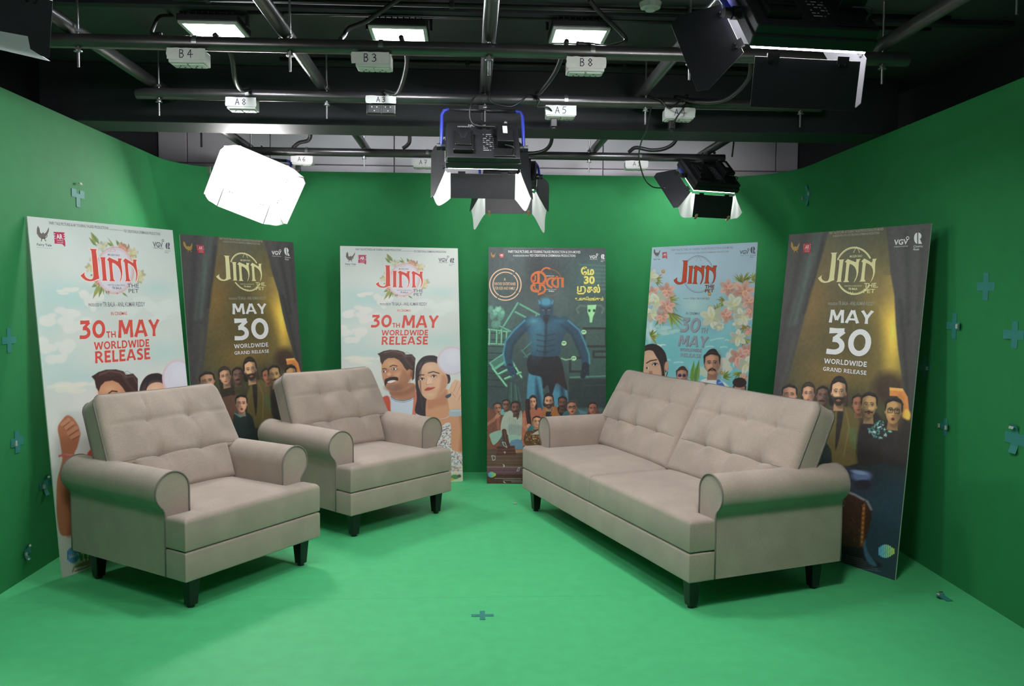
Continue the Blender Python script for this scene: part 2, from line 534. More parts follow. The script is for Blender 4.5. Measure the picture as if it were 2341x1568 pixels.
# ---------------------------------------------------------------- socket boxes with taped labels
def junction_box(x, y, txt, label, black=False, w=0.158, lh=0.048, tilt=0.0, plug=False, depth=0.085, zc=2.437, lw=None, dx=0.0):
    t = thing('junction_box', label, 'socket box', (x, y, zc + 0.03), (0, 0, tilt), group='labelled socket boxes')
    body = MB()
    if black:
        body.box((0, 0.012, -0.045), (w, 0.03, 0.105), Matrix.Rotation(-0.12, 3, 'X'))
    else:
        body.box((0, depth / 2, -0.032), (w * .95, depth, 0.056))
    body.build('body', M_BLACK_PLASTIC if black else M_WHITE_PLASTIC, t, bevel=0.004)
    lw = lw or w
    # label: a strip of tape with slightly torn ends
    n = 8
    lb = MB()
    z1, z0 = 0.0, -lh
    fy = -0.0035 if not black else -0.016
    top = [(-lw / 2 + lw * k / n, z1 + random.uniform(-.0015, .0015)) for k in range(n + 1)]
    rgt = [(lw / 2 + random.uniform(0, .004), z1 + (z0 - z1) * k / 4) for k in range(1, 4)]
    bot = [(lw / 2 - lw * k / n, z0 + random.uniform(-.0015, .0015)) for k in range(n + 1)]
    lft = [(-lw / 2 - random.uniform(0, .004), z0 + (z1 - z0) * k / 4) for k in range(1, 4)]
    pts = (top + rgt + bot + lft)[::-1]
    lb.prism(pts, lambda a, b, d: (a + dx, d, b), fy + 0.0025, fy)
    lab = lb.build('tape_label', M_PAPER, t)
    ink = MB()
    h = lh * 0.66
    wid = h * (0.72 * 2 + .35)
    pen_text(ink, txt, -wid / 2 + dx, z0 + lh * .17, h, lambda a, b: (a, fy - 0.0008, b), w=0.0034)
    ink.build('lettering', M_INK, lab)
    # socket plate
    sp = MB()
    if black:
        R = Matrix.Rotation(-0.12, 3, 'X')
        for s in (-1, 1):
            sp.box((s * 0.036, -0.006, -0.068), (0.064, 0.006, 0.046), R, mi=0)
        pl = sp.build('socket_plate', M_BLACK_METAL, t, bevel=0.002)
        ho = MB()
        for s in (-1, 1):
            for hx, hz in ((-.013, .010), (.013, .010), (0, -.010)):
                ho.cyl((s * .036 + hx, -.0085, -.068 + hz), (s * .036 + hx, -.0105, -.068 + hz), .0034, 10)
        ho.build('socket_pin', M_WHITE_PLASTIC, pl)
    else:
        for s in (-1, 1):
            sp.box((s * w * .22, depth * .52, -0.062), (w * .40, depth * .62, 0.006))
        pl = sp.build('socket_plate', M_WHITE_PLASTIC, t, bevel=0.0015)
        ho = MB()
        for s in (-1, 1):
            for hx, hy in ((-.012, .012), (.012, .012), (0, -.010)):
                ho.cyl((s * w * .22 + hx, depth * .52 + hy, -.0645), (s * w * .22 + hx, depth * .52 + hy, -.0668), .0034, 10)
        ho.build('socket_hole', M_BLACK_PLASTIC, pl)
    if plug:
        MB().box((-0.035, depth * .4, -0.088), (0.036, 0.034, 0.046)).box((-0.035, depth * .4, -0.116), (0.022, 0.022, 0.012)).build('plug', M_BLACK_PLASTIC, t, bevel=0.004)
    # saddle strap to the pipe
    st = MB()
    ang = [(-PI * .08) + PI * 1.16 * k / 14 for k in range(15)]
    zc2 = PZ - (zc + 0.03)
    yp = Y_PIPE - y
    for k in range(14):
        a0, a1 = ang[k], ang[k + 1]
        q = []
        for a, rr in ((a0, .0315), (a1, .0315), (a1, .0335), (a0, .0335)):
            q.append((rr * math.cos(a), rr * math.sin(a)))
        st.add([(0.02, yp + p[0], zc2 + p[1]) for p in q] + [(0.04, yp + p[0], zc2 + p[1]) for p in q],
               [(0, 1, 2, 3), (4, 5, 6, 7), (0, 1, 5, 4), (2, 3, 7, 6), (1, 2, 6, 5), (3, 0, 4, 7)])
    st.build('pipe_strap', M_STEEL, t)
    return t


Y_PIPE = 3.5815
junction_box(-1.194, 3.545, 'B4', 'white socket box labelled B4 under the front cross pipe')
junction_box(-0.413, 3.545, 'B3', 'white socket box labelled B3 under the front cross pipe', dx=-0.012)
junction_box(0.499, 3.545, 'B8', 'white socket box labelled B8 under the front cross pipe', w=.168)
Y_PIPE = 4.4731
junction_box(-1.214, 4.437, 'A8', 'white socket box labelled A8 on the second cross pipe', zc=2.447)
junction_box(-0.475, 4.437, 'A3', 'black twin socket labelled A3 on the second cross pipe', black=True, lh=.040, zc=2.466)
junction_box(0.490, 4.437, 'A5', 'white socket box labelled A5 with a black plug', plug=True, w=.166, lh=.052)
junction_box(1.142, 4.437, 'A4', 'white socket box labelled A4 with a black plug and cable', plug=True, w=.164, lh=.052)
Y_PIPE = 6.1828
junction_box(-1.243, 6.147, 'A6', 'white socket box labelled A6 beside the glaring panel light', zc=2.431, plug=True)
junction_box(-0.349, 6.147, 'A7', 'white socket box labelled A7 partly behind the centre panel light', zc=2.421)
junction_box(1.258, 6.147, 'A1', 'white socket box labelled A1 on the rear cross pipe', zc=2.434, w=.172)


# ---------------------------------------------------------------- cables and flexible conduits
def cable(name, ctrl, r, label, m=None, cat='cable', n=10):
    o = MB().tube(curve_pts(ctrl, 8), r, n).build(name, m or M_CABLE, smooth=True)
    return tag(o, label, cat)


cable('flexible_conduit', [(-1.10, 3.62, 2.55), (-1.06, 3.72, 2.50), (-1.12, 4.0, 2.455), (-1.16, 4.25, 2.47), (-1.17, 4.44, 2.52)], 0.011, 'grey flexible conduit sagging from the B4 box to the A8 box', cat='conduit')
cable('flexible_conduit', [(-0.30, 3.60, 2.55), (-0.29, 3.80, 2.50), (-0.36, 4.15, 2.45), (-0.44, 4.35, 2.50), (-0.46, 4.45, 2.53)], 0.011, 'grey flexible conduit sagging from the B3 box to the A3 socket', cat='conduit')
cable('flexible_conduit', [(0.42, 3.60, 2.55), (0.40, 3.85, 2.49), (0.36, 4.2, 2.48), (0.36, 4.44, 2.53)], 0.011, 'grey flexible conduit between the B8 box and the second pipe', cat='conduit')
cable('flexible_conduit', [(1.24, 3.60, 2.50), (1.28, 3.75, 2.44), (1.27, 4.05, 2.42), (1.20, 4.3, 2.47), (1.12, 4.46, 2.53)], 0.011, 'grey flexible conduit curving below the large panel light to the second pipe', cat='conduit')
cable('power_cable', [(-1.40, 3.98, CEIL_Z), (-1.41, 3.84, 2.69), (-1.40, 3.74, 2.61), (-1.36, 3.62, 2.545), (-1.31, 3.585, 2.535)], 0.008, 'black cable from the ceiling to the pipe left of the leftmost floodlight')
cable('power_cable', [(-0.28, 3.62, 2.735), (-0.36, 3.66, 2.70), (-0.46, 3.72, 2.655), (-0.54, 3.72, 2.62), (-0.56, 3.70, 2.58), (-0.56, 3.60, 2.533)], 0.010, 'black cable looping past the middle floodlight down to the pipe')
cable('power_cable', [(0.52, 3.62, 2.735), (0.58, 3.66, 2.69), (0.68, 3.72, 2.63), (0.70, 3.72, 2.59), (0.62, 3.70, 2.56), (0.52, 3.60, 2.536), (0.46, 3.585, 2.535)], 0.010, 'black cable looping right of the floodlight above the B8 box')
cable('power_cable', [(0.07, 4.45, 2.53), (0.02, 4.40, 2.49), (0.0, 4.36, 2.43), (0.0, 4.35, 2.37), (0.03, 4.33, 2.33), (0.13, 4.30, 2.318)], 0.0045, 'thin black cable drooping from the pipe to the centre panel light')
cable('power_cable', [(0.10, 4.44, 2.53), (0.12, 4.42, 2.47), (0.22, 4.42, 2.452), (0.29, 4.44, 2.50), (0.32, 4.46, 2.53), (0.37, 4.42, 2.49), (0.36, 4.42, 2.452), (0.42, 4.42, 2.450), (0.455, 4.46, 2.41), (0.455, 4.47, 2.372)], 0.0045, 'thin black cable wound on the pipe and plugged into A5')
cable('power_cable', [(0.97, 4.46, 2.53), (1.03, 4.42, 2.50), (1.08, 4.40, 2.455), (1.17, 4.42, 2.53), (1.19, 4.47, 2.532), (1.16, 4.41, 2.47), (1.12, 4.42, 2.41), (1.107, 4.46, 2.372)], 0.0045, 'thin black cable wound on the pipe and plugged into A4')
cable('power_cable', [(0.985, 4.45, 2.465), (1.00, 4.60, 2.395), (1.04, 4.95, 2.38), (1.12, 5.4, 2.36), (1.24, 5.80, 2.29), (1.32, 5.88, 2.235), (1.42, 5.92, 2.23)], 0.0045, 'thin black cable hanging from the second pipe to the right rear panel light')
cable('flexible_conduit', [(-0.45, 6.14, 2.66), (-0.45, 6.14, 2.58), (-0.47, 6.15, 2.55), (-0.50, 6.16, 2.53)], 0.014, 'dark curved conduit dropping to the rear pipe left of A7', cat='conduit')
cable('flexible_conduit', [(-1.16, 6.0, 2.70), (-1.16, 6.05, 2.60), (-1.19, 6.10, 2.565), (-1.26, 6.14, 2.555), (-1.31, 6.17, 2.525)], 0.014, 'dark curved conduit dropping to the rear pipe by A6', cat='conduit')
cable('flexible_conduit', [(0.60, 6.0, 2.70), (0.60, 6.06, 2.58), (0.56, 6.10, 2.525), (0.48, 6.13, 2.505), (0.36, 6.15, 2.50)], 0.014, 'dark curved conduit dropping to the rear pipe right of the centre panel light', cat='conduit')
cable('flexible_conduit', [(1.52, 5.95, 2.72), (1.52, 6.0, 2.60), (1.46, 6.05, 2.545), (1.36, 6.1, 2.535), (1.25, 6.14, 2.56), (1.20, 6.17, 2.53)], 0.014, 'dark curved conduit rising from the A1 box to the ceiling', cat='conduit')
cable('wall_conduit', [(-2.502, 4.22, 2.72), (-2.498, 4.30, 2.66), (-2.498, 4.32, 2.55), (-2.498, 4.32, 2.41), (-2.498, 4.32, 2.2)], 0.011, 'thin dark conduit running down the black wall at top left', cat='conduit')
for x, lab in ((-2.02, 'thin black drop rod before the white panels at left'), (2.05, 'thin black bent rod before the white panels at right')):
    tag(MB().tube([(x, 6.3, CEIL_Z), (x, 6.3, 2.54)] if x < 0 else [(x - .03, 6.3, CEIL_Z), (x - .005, 6.3, 2.665), (x, 6.3, 2.65), (x - .012, 6.3, 2.53)], 0.007, 8).build('drop_rod', M_CABLE, smooth=True), lab, 'rod')

# ---------------------------------------------------------------- sofa and armchairs
D_, T_, ZB, ZS, ZT, ZN = 0.879, 0.138, 0.143, 0.281, 0.433, 0.452
ARM_R, ARM_CX, ARM_CZ = 0.089, 0.041, 0.536


def axis_samples(a, b, r, n):
    """positions from a to b with extra samples inside the rounded rims of radius r"""
    e = [0, .05, .2, .42, .7, 1.0]
    return [a + r * t for t in e] + [a + r + (b - a - 2 * r) * k / (n + 1) for k in range(1, n + 1)] + [b - r * t for t in e[::-1]]


def cushion(xl, xr, v0, v1, step, inner, front, back, r, rb, nu, nv, vb0=None, r_side=None):
    """upholstered block: T-shaped when xl/xr change at height `step`.
    xl(v), xr(v): side limits; inner = (left, right) limits of the narrow half and 'low'/'high' side it is on.
    front(x, v), back(x, v): rest surfaces; the rims are rounded by r (front) and rb (back).
    Returns vertices in (x, v, n) and faces, and the front and back rim loops."""
    vs_rows = axis_samples(v0, v1, r, nv)
    if step is not None:
        s, rr = step, r
        vs_rows = sorted([v for v in vs_rows if abs(v - s) > .012] + [s - .004, s + .0005, s + .004, s + .3 * rr, s - .3 * rr])
    verts, rows_f, rows_b = [], [], []

    def dist(x, v):
        a, b = xl(v), xr(v)
        d = min(x - a, b - x, v - v0, v1 - v)
        if step is not None:
            il, ir, side = inner
            wv = (v - step) if side == 'low' else (step - v)
            if x < il - 1e-6 or x > ir + 1e-6:
                d = min(d, wv)
            elif wv >= 0:
                d = min(d, math.hypot(min(x - il, ir - x), wv))
        return max(d, 0)

    def drop(d, rr):
        return 0 if d >= rr else rr - math.sqrt(max(0, rr * rr - (rr - d) ** 2))

    def columns(v):
        if step is None:
            return axis_samples(xl(v), xr(v), r, nu)
        il, ir, side = inner
        wide = (v > step) if side == 'low' else (v < step)
        vw_ = v if wide else (step + .004 if side == 'low' else step - .004)
        xs_ = axis_samples(min(il, xl(vw_)), max(ir, xr(vw_)), r, nu)
        if xl(vw_) < il - .01:
            xs_ += [il + r * t for t in (0, .05, .2, .42, .7, 1.0)]
        if xr(vw_) > ir + .01:
            xs_ += [ir - r * t for t in (0, .05, .2, .42, .7, 1.0)]
        xs_.sort()
        return xs_ if wide else [min(ir, max(il, x)) for x in xs_]

    for v in vs_rows:
        xs_ = columns(v)
        row = []
        for x in xs_:
            row.append(len(verts))
            verts.append((x, v, front(x, v) - drop(dist(x, v), r)))
        rows_f.append(row)
    for v in vs_rows:
        xs_ = columns(v)
        vb = v if vb0 is None else vb0 + (v - v0) * (v1 - vb0) / (v1 - v0)
        row = []
        for x in xs_:
            row.append(len(verts))
            verts.append((x, vb, back(x, v) + drop(dist(x, v), rb)))
        rows_b.append(row)
    fs = []
    for R, flip in ((rows_f, False), (rows_b, True)):
        for j in range(len(R) - 1):
            for i in range(len(R[0]) - 1):
                q = (R[j][i], R[j][i + 1], R[j + 1][i + 1], R[j + 1][i])
                fs.append(q[::-1] if flip else q)

    def loop(R):
        return R[0] + [r_[-1] for r_ in R[1:]] + R[-1][-2::-1] + [r_[0] for r_ in R[-2:0:-1]]
    lf, lb = loop(rows_f), loop(rows_b)
    n = len(lf)
    for i in range(n):
        j = (i + 1) % n
        fs.append((lf[j], lf[i], lb[i], lb[j]))
    return verts, fs, lf, lb


def seat_outline(W, left, right, gapl=0.0, gapr=0.0):
    """plan of a T seat: full width in front of the arms, narrow between them; local u across, v = depth from the front"""
    inn = W / 2 - ARM_CX - ARM_R + 0.004
    xl = lambda v: ((-W / 2 if v < T_ - .002 else -inn) if left else gapl)
    xr = lambda v: ((W / 2 if v < T_ - .002 else inn) if right else gapr)
    il, ir = (-inn if left else gapl), (inn if right else gapr)
    return xl, xr, (il, ir, 'high')


def block_on_plan(name, W, left, right, z0, z1, r, rb, depth, crown, parent, gapl=0.0, gapr=0.0, nu=22):
    xl, xr, inner = seat_outline(W, left, right, gapl, gapr)

    def top(x, v):
        a, b = max(xl(v), inner[0]), min(xr(v), inner[1])
        t = min(1, max(0, (x - a) / max(b - a, .01)))
        s = min(1, max(0, v / depth))
        return z1 + crown * (1 - (2 * t - 1) ** 4) * (1 - (2 * s - 1) ** 4)
    vs, fs, lf, lb = cushion(xl, xr, 0, depth, T_, inner, top, lambda x, v: z0, r, rb, nu, 18)
    mb = MB().add([(x, -D_ / 2 + v, n) for x, v, n in vs], fs)
    o = smooth_by_angle(mb.build(name, M_FABRIC, parent, weld=True), 50)
    return o


def arm_profile(W, sgn):
    cx, cz = W / 2 - ARM_CX, ARM_CZ
    P = [(W / 2, ZB + .004), (W / 2, .30), (W / 2, .425), (W / 2 + .002, .445), (W / 2 + .010, .460), (W / 2 + .020, .470)]
    for k in range(0, 19):
        a = math.radians(-40 + 220 * k / 18)
        P.append((cx + ARM_R * math.cos(a), cz + ARM_R * math.sin(a)))
    P += [(cx - ARM_R, .46), (cx - ARM_R, .36), (cx - ARM_R, ZB + .03)]
    return [(sgn * x, z) for x, z in P]


def make_arm(W, sgn, parent):
    P = arm_profile(W, sgn)
    y0, y1 = -D_ / 2 + T_ + .001, D_ / 2
    n = len(P)
    c = (sum(p[0] for p in P) / n, sum(p[1] for p in P) / n)
    ys = [(y0, .988), (y0 + .003, .996), (y0 + .010, 1.0)] + [(y0 + .01 + (y1 - y0 - .02) * k / 8, 1.0) for k in range(1, 8)] + [(y1 - .01, 1.0), (y1 - .003, .994), (y1, .98)]
    mb = MB()
    vs = []
    for y, s in ys:
        for x, z in P:
            vs.append((c[0] + (x - c[0]) * s, y, c[1] + (z - c[1]) * s))
    fs = []
    for j in range(len(ys) - 1):
        for i in range(n):
            k = (i + 1) % n
            fs.append((j * n + i, j * n + k, (j + 1) * n + k, (j + 1) * n + i))
    fs.append(tuple(range(n)))
    fs.append(tuple((len(ys) - 1) * n + i for i in range(n))[::-1])
    mb.add(vs, fs)
    arm = smooth_by_angle(mb.build('arm', M_FABRIC, parent), 40)
    # piping round the front of the roll and round the back edge
    MB().tube([(x, y0 - .001, z) for x, z in P[:-1]], 0.0042, 8).build('piping', M_PIPING, arm, smooth=True)
    MB().tube([(x, y1 - .002, z) for x, z in P[:-4]], 0.0036, 8).build('piping', M_PIPING, arm, smooth=True)
    return arm


LEAN = math.radians(28.5)


def back_cushion(parent, half_in_l, half_in_r, half_out_l, half_out_r, wing_l, wing_r, L, vw, thick, seams_x, seams_v, shift=0.0, top_in=0.02, seed=1, y_off=0.0):
    rnd = random.Random(seed)
    ph = [rnd.uniform(0, 6.28) for _ in range(4)]

    def lim(side, v):
        hi, ho, wing = (half_in_l, half_out_l, wing_l) if side < 0 else (half_in_r, half_out_r, wing_r)
        if wing:
            if v < vw:
                base = hi
            else:
                t = (v - vw) / (L - vw)
                base = ho - top_in * t
        else:
            base = hi
        # softly rounded upper corners
        rc = 0.060
        if v > L - rc:
            q = v - (L - rc)
            base -= rc - math.sqrt(max(0, rc * rc - q * q * .8))
        return side * base + (shift if wing else shift * 0)

    xl = lambda v: lim(-1, v)
    xr = lambda v: lim(1, v)
    inner = (-half_in_l - .001 + (shift if wing_l else 0), half_in_r + .001 + (shift if wing_r else 0), 'low')

    fa, fb = xl(L * .55), xr(L * .55)

    def front(x, v):
        a, b = fa, fb
        t = min(1, max(0, (x - a) / max(.01, b - a)))
        s = min(1, max(0, v / L))
        n = 0.040 * (1 - abs(2 * t - 1) ** 2.6) * (1 - abs(2 * s - 1) ** 2.6)
        env = min(1, 5 * min(t, 1 - t)) * min(1, 5 * min(s, 1 - s))
        # quilting: grooves along the seams, deep pulls where they cross
        for sv in seams_v:
            n -= 0.0105 * math.exp(-((v - sv) / .0085) ** 2) * min(1, 8 * min(t, 1 - t))
        for sx in seams_x:
            n -= 0.0080 * math.exp(-((x - sx) / .0085) ** 2) * min(1, 8 * min(s, 1 - s))
        for sv in seams_v:
            for sx in seams_x:
                d2 = ((x - sx) / .055) ** 2 + ((v - sv) / .050) ** 2
                n -= 0.028 * math.exp(-d2)
                n -= 0.010 * math.exp(-(((x - sx) / .016) ** 2 + ((v - sv) / .016) ** 2))
        n += env * 0.0035 * (math.sin(x * 23 + ph[0]) * math.sin(v * 19 + ph[1]) + .6 * math.sin(x * 41 + v * 17 + ph[2]))
        return n

    def back(x, v):
        a, b = xl(v), xr(v)
        t = min(1, max(0, (x - a) / max(.01, b - a)))
        s = min(1, max(0, v / L))
        return -thick - 0.015 * (1 - abs(2 * t - 1) ** 3) * (1 - abs(2 * s - 1) ** 3)

    vs, fs, lf, lb = cushion(xl, xr, 0, L, vw if (wing_l or wing_r) else None, inner, front, back, 0.030, 0.026, 60, 46, vb0=thick * math.tan(LEAN) * .95)
    yb, zb = -D_ / 2 + 0.485 + y_off, ZT + 0.014

    def place(p):
        x, v, n = p
        # the top rim sags a little between the corners
        sag = -0.006 * math.sin(max(0, min(1, (x - xl(L * .6)) / (xr(L * .6) - xl(L * .6)))) * PI) * (v / L) ** 3
        v = v + sag
        return (x, yb + v * math.sin(LEAN) - n * math.cos(LEAN), zb + v * math.cos(LEAN) + n * math.sin(LEAN))
    mb = MB().add([place(p) for p in vs], fs)
    o = smooth_by_angle(mb.build('back_cushion', M_FABRIC, parent, weld=True), 60)
    for sv in seams_v:
        a, b = xl(sv) + .035, xr(sv) - .035
        MB().tube([place((a + (b - a) * k / 60, sv, front(a + (b - a) * k / 60, sv) + .0004)) for k in range(61)], .0013, 5).build('stitch_line', M_PIPING, o, smooth=True)
    for lp, off in ((lf, 0.0015), (lb, -0.0015)):
        pts = []
        for i in lp:
            x, v, n = vs[i]
            pts.append(Vector(place((x, v, n + off))))
        keep = [pts[0]]
        for p in pts[1:]:
            if (p - keep[-1]).length > .006:
                keep.append(p)
        MB().tube(keep, 0.0056, 8, closed=True).build('piping', M_PIPING, o, smooth=True)
    return o


def legs(W, parent):
    for sx in (-1, 1):
        for y in (-D_ / 2 + 0.066, D_ / 2 - 0.10):
            x = sx * (W / 2 - .076)
            m = MB().box((x, y, .0785), (.062, .062, .133), taper=.70)
            l = m.build('leg', M_LEG, parent, bevel=0.003)
            MB().cyl((x, y, 0), (x, y, .014), .017, 16).build('glide', M_BLACK_PLASTIC, l)


def make_seat_furniture(name, label, cat, W, loc, rot, group, sofa=False):
    t = thing(name, label, cat, loc, (0, 0, rot), group)
    inn = W / 2 - ARM_CX - ARM_R
    block_on_plan('base_frame', W, True, True, ZB, ZS - .003, 0.010, 0.008, D_ - .03, 0.0, t, nu=30 if sofa else 18)
    if sofa:
        block_on_plan('seat_cushion', W, True, False, ZS + .001, ZT, 0.026, 0.008, D_ - .12, 0.016, t, gapr=-.0015, nu=30)
        block_on_plan('seat_cushion', W, False, True, ZS + .001, ZT, 0.026, 0.008, D_ - .12, 0.016, t, gapl=.0015, nu=30)
    else:
        block_on_plan('seat_cushion', W, True, True, ZS + .001, ZT, 0.026, 0.008, D_ - .12, 0.016, t, nu=26)
    for s in (-1, 1):
        make_arm(W, s, t)
    bf = MB().box((0, D_ / 2 - .055, (ZB + .735) / 2), (2 * inn - .004, .10, .735 - ZB))
    bf.build('back_frame', M_FABRIC, t, bevel=0.018, seg=3)
    L, vw = 0.560, 0.168
    if sofa:
        hw = W / 4
        w2 = W / 2
        # left-hand and right-hand cushions meet in the middle
        for sgn in (-1, 1):
            cx = sgn * w2 / 2
            inner_edge = w2 / 2 - .004
            outer_in = (inn - .006) - w2 / 2
            outer_out = (w2 - .012) - w2 / 2
            sx = [-.235, 0.0, .235]
            kw = dict(L=L, vw=vw, thick=.150, seams_x=sx, seams_v=[.19, .385], top_in=0.03, seed=5 + sgn)
            if sgn < 0:
                c = back_cushion(t, outer_in, inner_edge, outer_out, inner_edge, True, False, **kw)
            else:
                c = back_cushion(t, inner_edge, outer_in, inner_edge, outer_out, False, True, **kw)
            c.location.x = cx
    else:
        back_cushion(t, inn - .006, inn - .006, W / 2 - .022, W / 2 - .022, True, True, L, vw, .150, [-.125, .125], [.19, .385], shift=0.004, top_in=0.03, seed=2)
    legs(W, t)
    return t


make_seat_furniture('armchair', 'taupe fabric armchair in front, before the leftmost white poster board', 'armchair', 0.8357, (-1.3922, 4.2221, 0), 0.9766, 'matching taupe armchairs')
ch1 = [o for o in COL.objects if o.name == 'armchair'][0]
dup(ch1, (-0.7238, 5.32, 0), (0, 0, 0.82), 'taupe fabric armchair further back, before the poster of a smiling couple', 'matching taupe armchairs')
make_seat_furniture('sofa', 'long taupe fabric two-cushion sofa with rolled arms on the right', 'sofa', 1.9624, (1.0937, 4.6184, 0), -1.243, None, sofa=True)

# ---------------------------------------------------------------- studio panel lights
PW, PH, PD = 0.395, 0.305, 0.062     # housing of a panel light


def door_shape(kind, w, l):
    """barn door outline in (across, out) coordinates from its hinge"""
    if kind == 'long':
        return [(-w / 2, .004), (w / 2, .004), (w / 2, l), (-w / 2, l)]
    return [(-w / 2, .004), (w / 2, .004), (w / 2 + l * .42, l * .80), (w / 2 + l * .30, l), (-w / 2 - l * .30, l), (-w / 2 - l * .42, l * .80)]


def panel_light(label, centre, yaw, tilt, pipe_y, doors, cloth=(), sheet=False, lamp_scale=1.0, sticker=True, red=False, lead=True, yoke_lean=0.0, roll_=0.0, glow=1.0, lined=False, scrap=None, clips=False):
    """root at the pipe clamp; panel frame: x across, y up the back, z out of the back"""
    root = thing('panel_light', label, 'studio light', (centre[0], centre[1], centre[2]), (0, 0, yaw), 'studio panel lights')
    n = Vector((0, -math.cos(tilt), math.sin(tilt)))
    u = Vector((0, math.sin(tilt), math.cos(tilt)))
    M = Matrix(((1, u.x, n.x, 0), (0, u.y, n.y, 0), (0, u.z, n.z, 0), (0, 0, 0, 1)))
    if roll_:
        M = Matrix.Rotation(roll_, 4, 'Y') @ M
    S = lamp_scale

    def part(mb, name, m, parent=root, **k):
        if S != 1.0:
            mb.v = [tuple(c * S for c in p) for p in mb.v]
        o = mb.build(name, m, parent, **k)
        if parent is root:
            o.matrix_local = M
        return o
    # housing: back pan and rim
    h = MB().box((0, 0, PD / 2 - .002), (PW - .012, PH - .012, PD - .02)).box((0, 0, 0), (PW, PH, PD * .62))
    hs = part(h, 'housing', M_BLACK_METAL, bevel=0.004)
    zb_ = PD - .012
    # back of the housing: v-mount plate, knobs, display, adaptor, screws, printed lettering
    bp_ = MB().box((-.105, -.03, zb_ + .012), (.105, .165, .024)).box((-.105, -.02, zb_ + .027), (.088, .120, .008))
    part(bp_, 'battery_plate', M_BLACK_PLASTIC, bevel=0.004)
    v = MB().box((-.118, -.005, zb_ + .032), (.010, .055, .003), Matrix.Rotation(.28, 3, 'Z')).box((-.092, -.005, zb_ + .032), (.010, .055, .003), Matrix.Rotation(-.28, 3, 'Z'))
    for sx in (-1, 1):
        for sy in (-1, 1):
            v.cyl((-.105 + sx * .034, -.02 + sy * .046, zb_ + .031), (-.105 + sx * .034, -.02 + sy * .046, zb_ + .0335), .0045, 10)
    part(v, 'battery_slot', M_BLACK_METAL)
    for kx in (-.012, .030):
        k = MB().cyl((kx, .105, zb_), (kx, .105, zb_ + .02), .015, 20, r2=.013).box((kx, .113, zb_ + .0205), (.003, .010, .002))
        kn = part(k, 'control_knob', M_BLACK_PLASTIC, smooth=False)
    part(MB().box((-.095, .088, zb_ + .003), (.055, .024, .006)), 'display', M_BLACK_PLASTIC, bevel=0.002)
    ad = part(MB().box((.115, .005, zb_ + .026), (.085, .150, .052)).box((.112, -.02, zb_ + .004), (.115, .235, .008)), 'power_adapter', M_BLACK_PLASTIC, bevel=0.006)
    if sticker:
        st = MB().box((.115, .025, zb_ + .0525), (.024, .060, .0012))
        part(st, 'sticker', M_PAPER, ad)
    if red:
        part(MB().cyl((.095, -.045, zb_ + .052), (.095, -.045, zb_ + .056), .006, 12), 'indicator_lamp', M_RED_LED, ad)
    jk = MB().cyl((.118, .125, zb_), (.128, .120, zb_ + .032), .009, 14).cyl((.135, .100, zb_), (.140, .098, zb_ + .02), .007, 12)
    part(jk, 'connector', M_STEEL, smooth=True)
    # printed legends
    pr = MB()
    for r_ in range(9):
        y = .045 - r_ * .0165
        for c_ in range(4):
            if (r_ * 5 + c_ * 3) % 4 != 1:
                w = .006 + .012 * ((r_ * 7 + c_ * 5) % 3) / 2
                pr.add([(.0 + c_ * .017, y, zb_ + .0009), (.0 + c_ * .017 + w, y, zb_ + .0009), (.0 + c_ * .017 + w, y + .005, zb_ + .0009), (.0 + c_ * .017, y + .005, zb_ + .0009)], [(0, 1, 2, 3)])
    part(pr, 'panel_legend', M_PRINT_SILVER)
    if LOGO is not None:
        lv, lf = LOGO
        for sc, ox, oy in ((.105, .03, .132), (.070, -.062, .116)):
            lg = MB().add([(ox - sc * a, oy - sc * b, zb_ + .0010) for a, b in lv], lf)
            part(lg, 'lettering', M_PRINT_SILVER)
    for sx in (-1, 1):
        part(MB().cyl((sx * PW / 2, 0, 0), (sx * (PW / 2 + .020), 0, 0), .020, 16).cyl((sx * (PW / 2 + .024), 0, 0), (sx * (PW / 2 + .046), 0, 0), .017, 8), 'tilt_knob', M_BLACK_PLASTIC)
    # lit diffuser
    zf = -PD * .31
    part(MB().box((0, 0, zf - .006), (PW - .03 + .04 * lined, PH - .03 + .04 * lined, .014)), 'diffuser', panel_glow(glow))
    # barn doors
    zh = zf - .026
    edges = {'bottom': (Vector((0, -PH / 2, zh)), Vector((1, 0, 0)), Vector((0, -1, 0)), PW - .055, 'long'),
             'top': (Vector((0, PH / 2, zh)), Vector((-1, 0, 0)), Vector((0, 1, 0)), PW - .055, 'long'),
             'left': (Vector((-PW / 2, 0, zh)), Vector((0, -1, 0)), Vector((-1, 0, 0)), PH - .03, 'side'),
             'right': (Vector((PW / 2, 0, zh)), Vector((0, 1, 0)), Vector((1, 0, 0)), PH - .03, 'side')}
    info = {}
    for side, (ang, length) in doors.items():
        hp, ax, out, w, kind = edges[side]
        d = (Vector((0, 0, -1)) * math.cos(ang) + out * math.sin(ang)).normalized()
        nn = ax.cross(d).normalized()
        pts = door_shape(kind, w, length)
        mb = MB().prism(pts, lambda a, b, q: hp + ax * a + d * b + nn * q, -.0012, .0012)
        dr = part(mb, 'barn_door', M_DOOR, bevel=0.0008)
        for s in (-1, 1):
            q = hp + ax * (s * w * .33) + d * .004
            R3 = Matrix((ax, d, nn)).transposed()
            hg = MB().box(q, (.038, .022, .007), R3)
            for s2 in (-1, 1):
                c0 = q + ax * (s2 * .010) + d * .014
                hg.cyl(c0 - nn * .006, c0 + nn * .006, .0042, 10)
            part(hg, 'hinge', M_BLACK_METAL, dr)
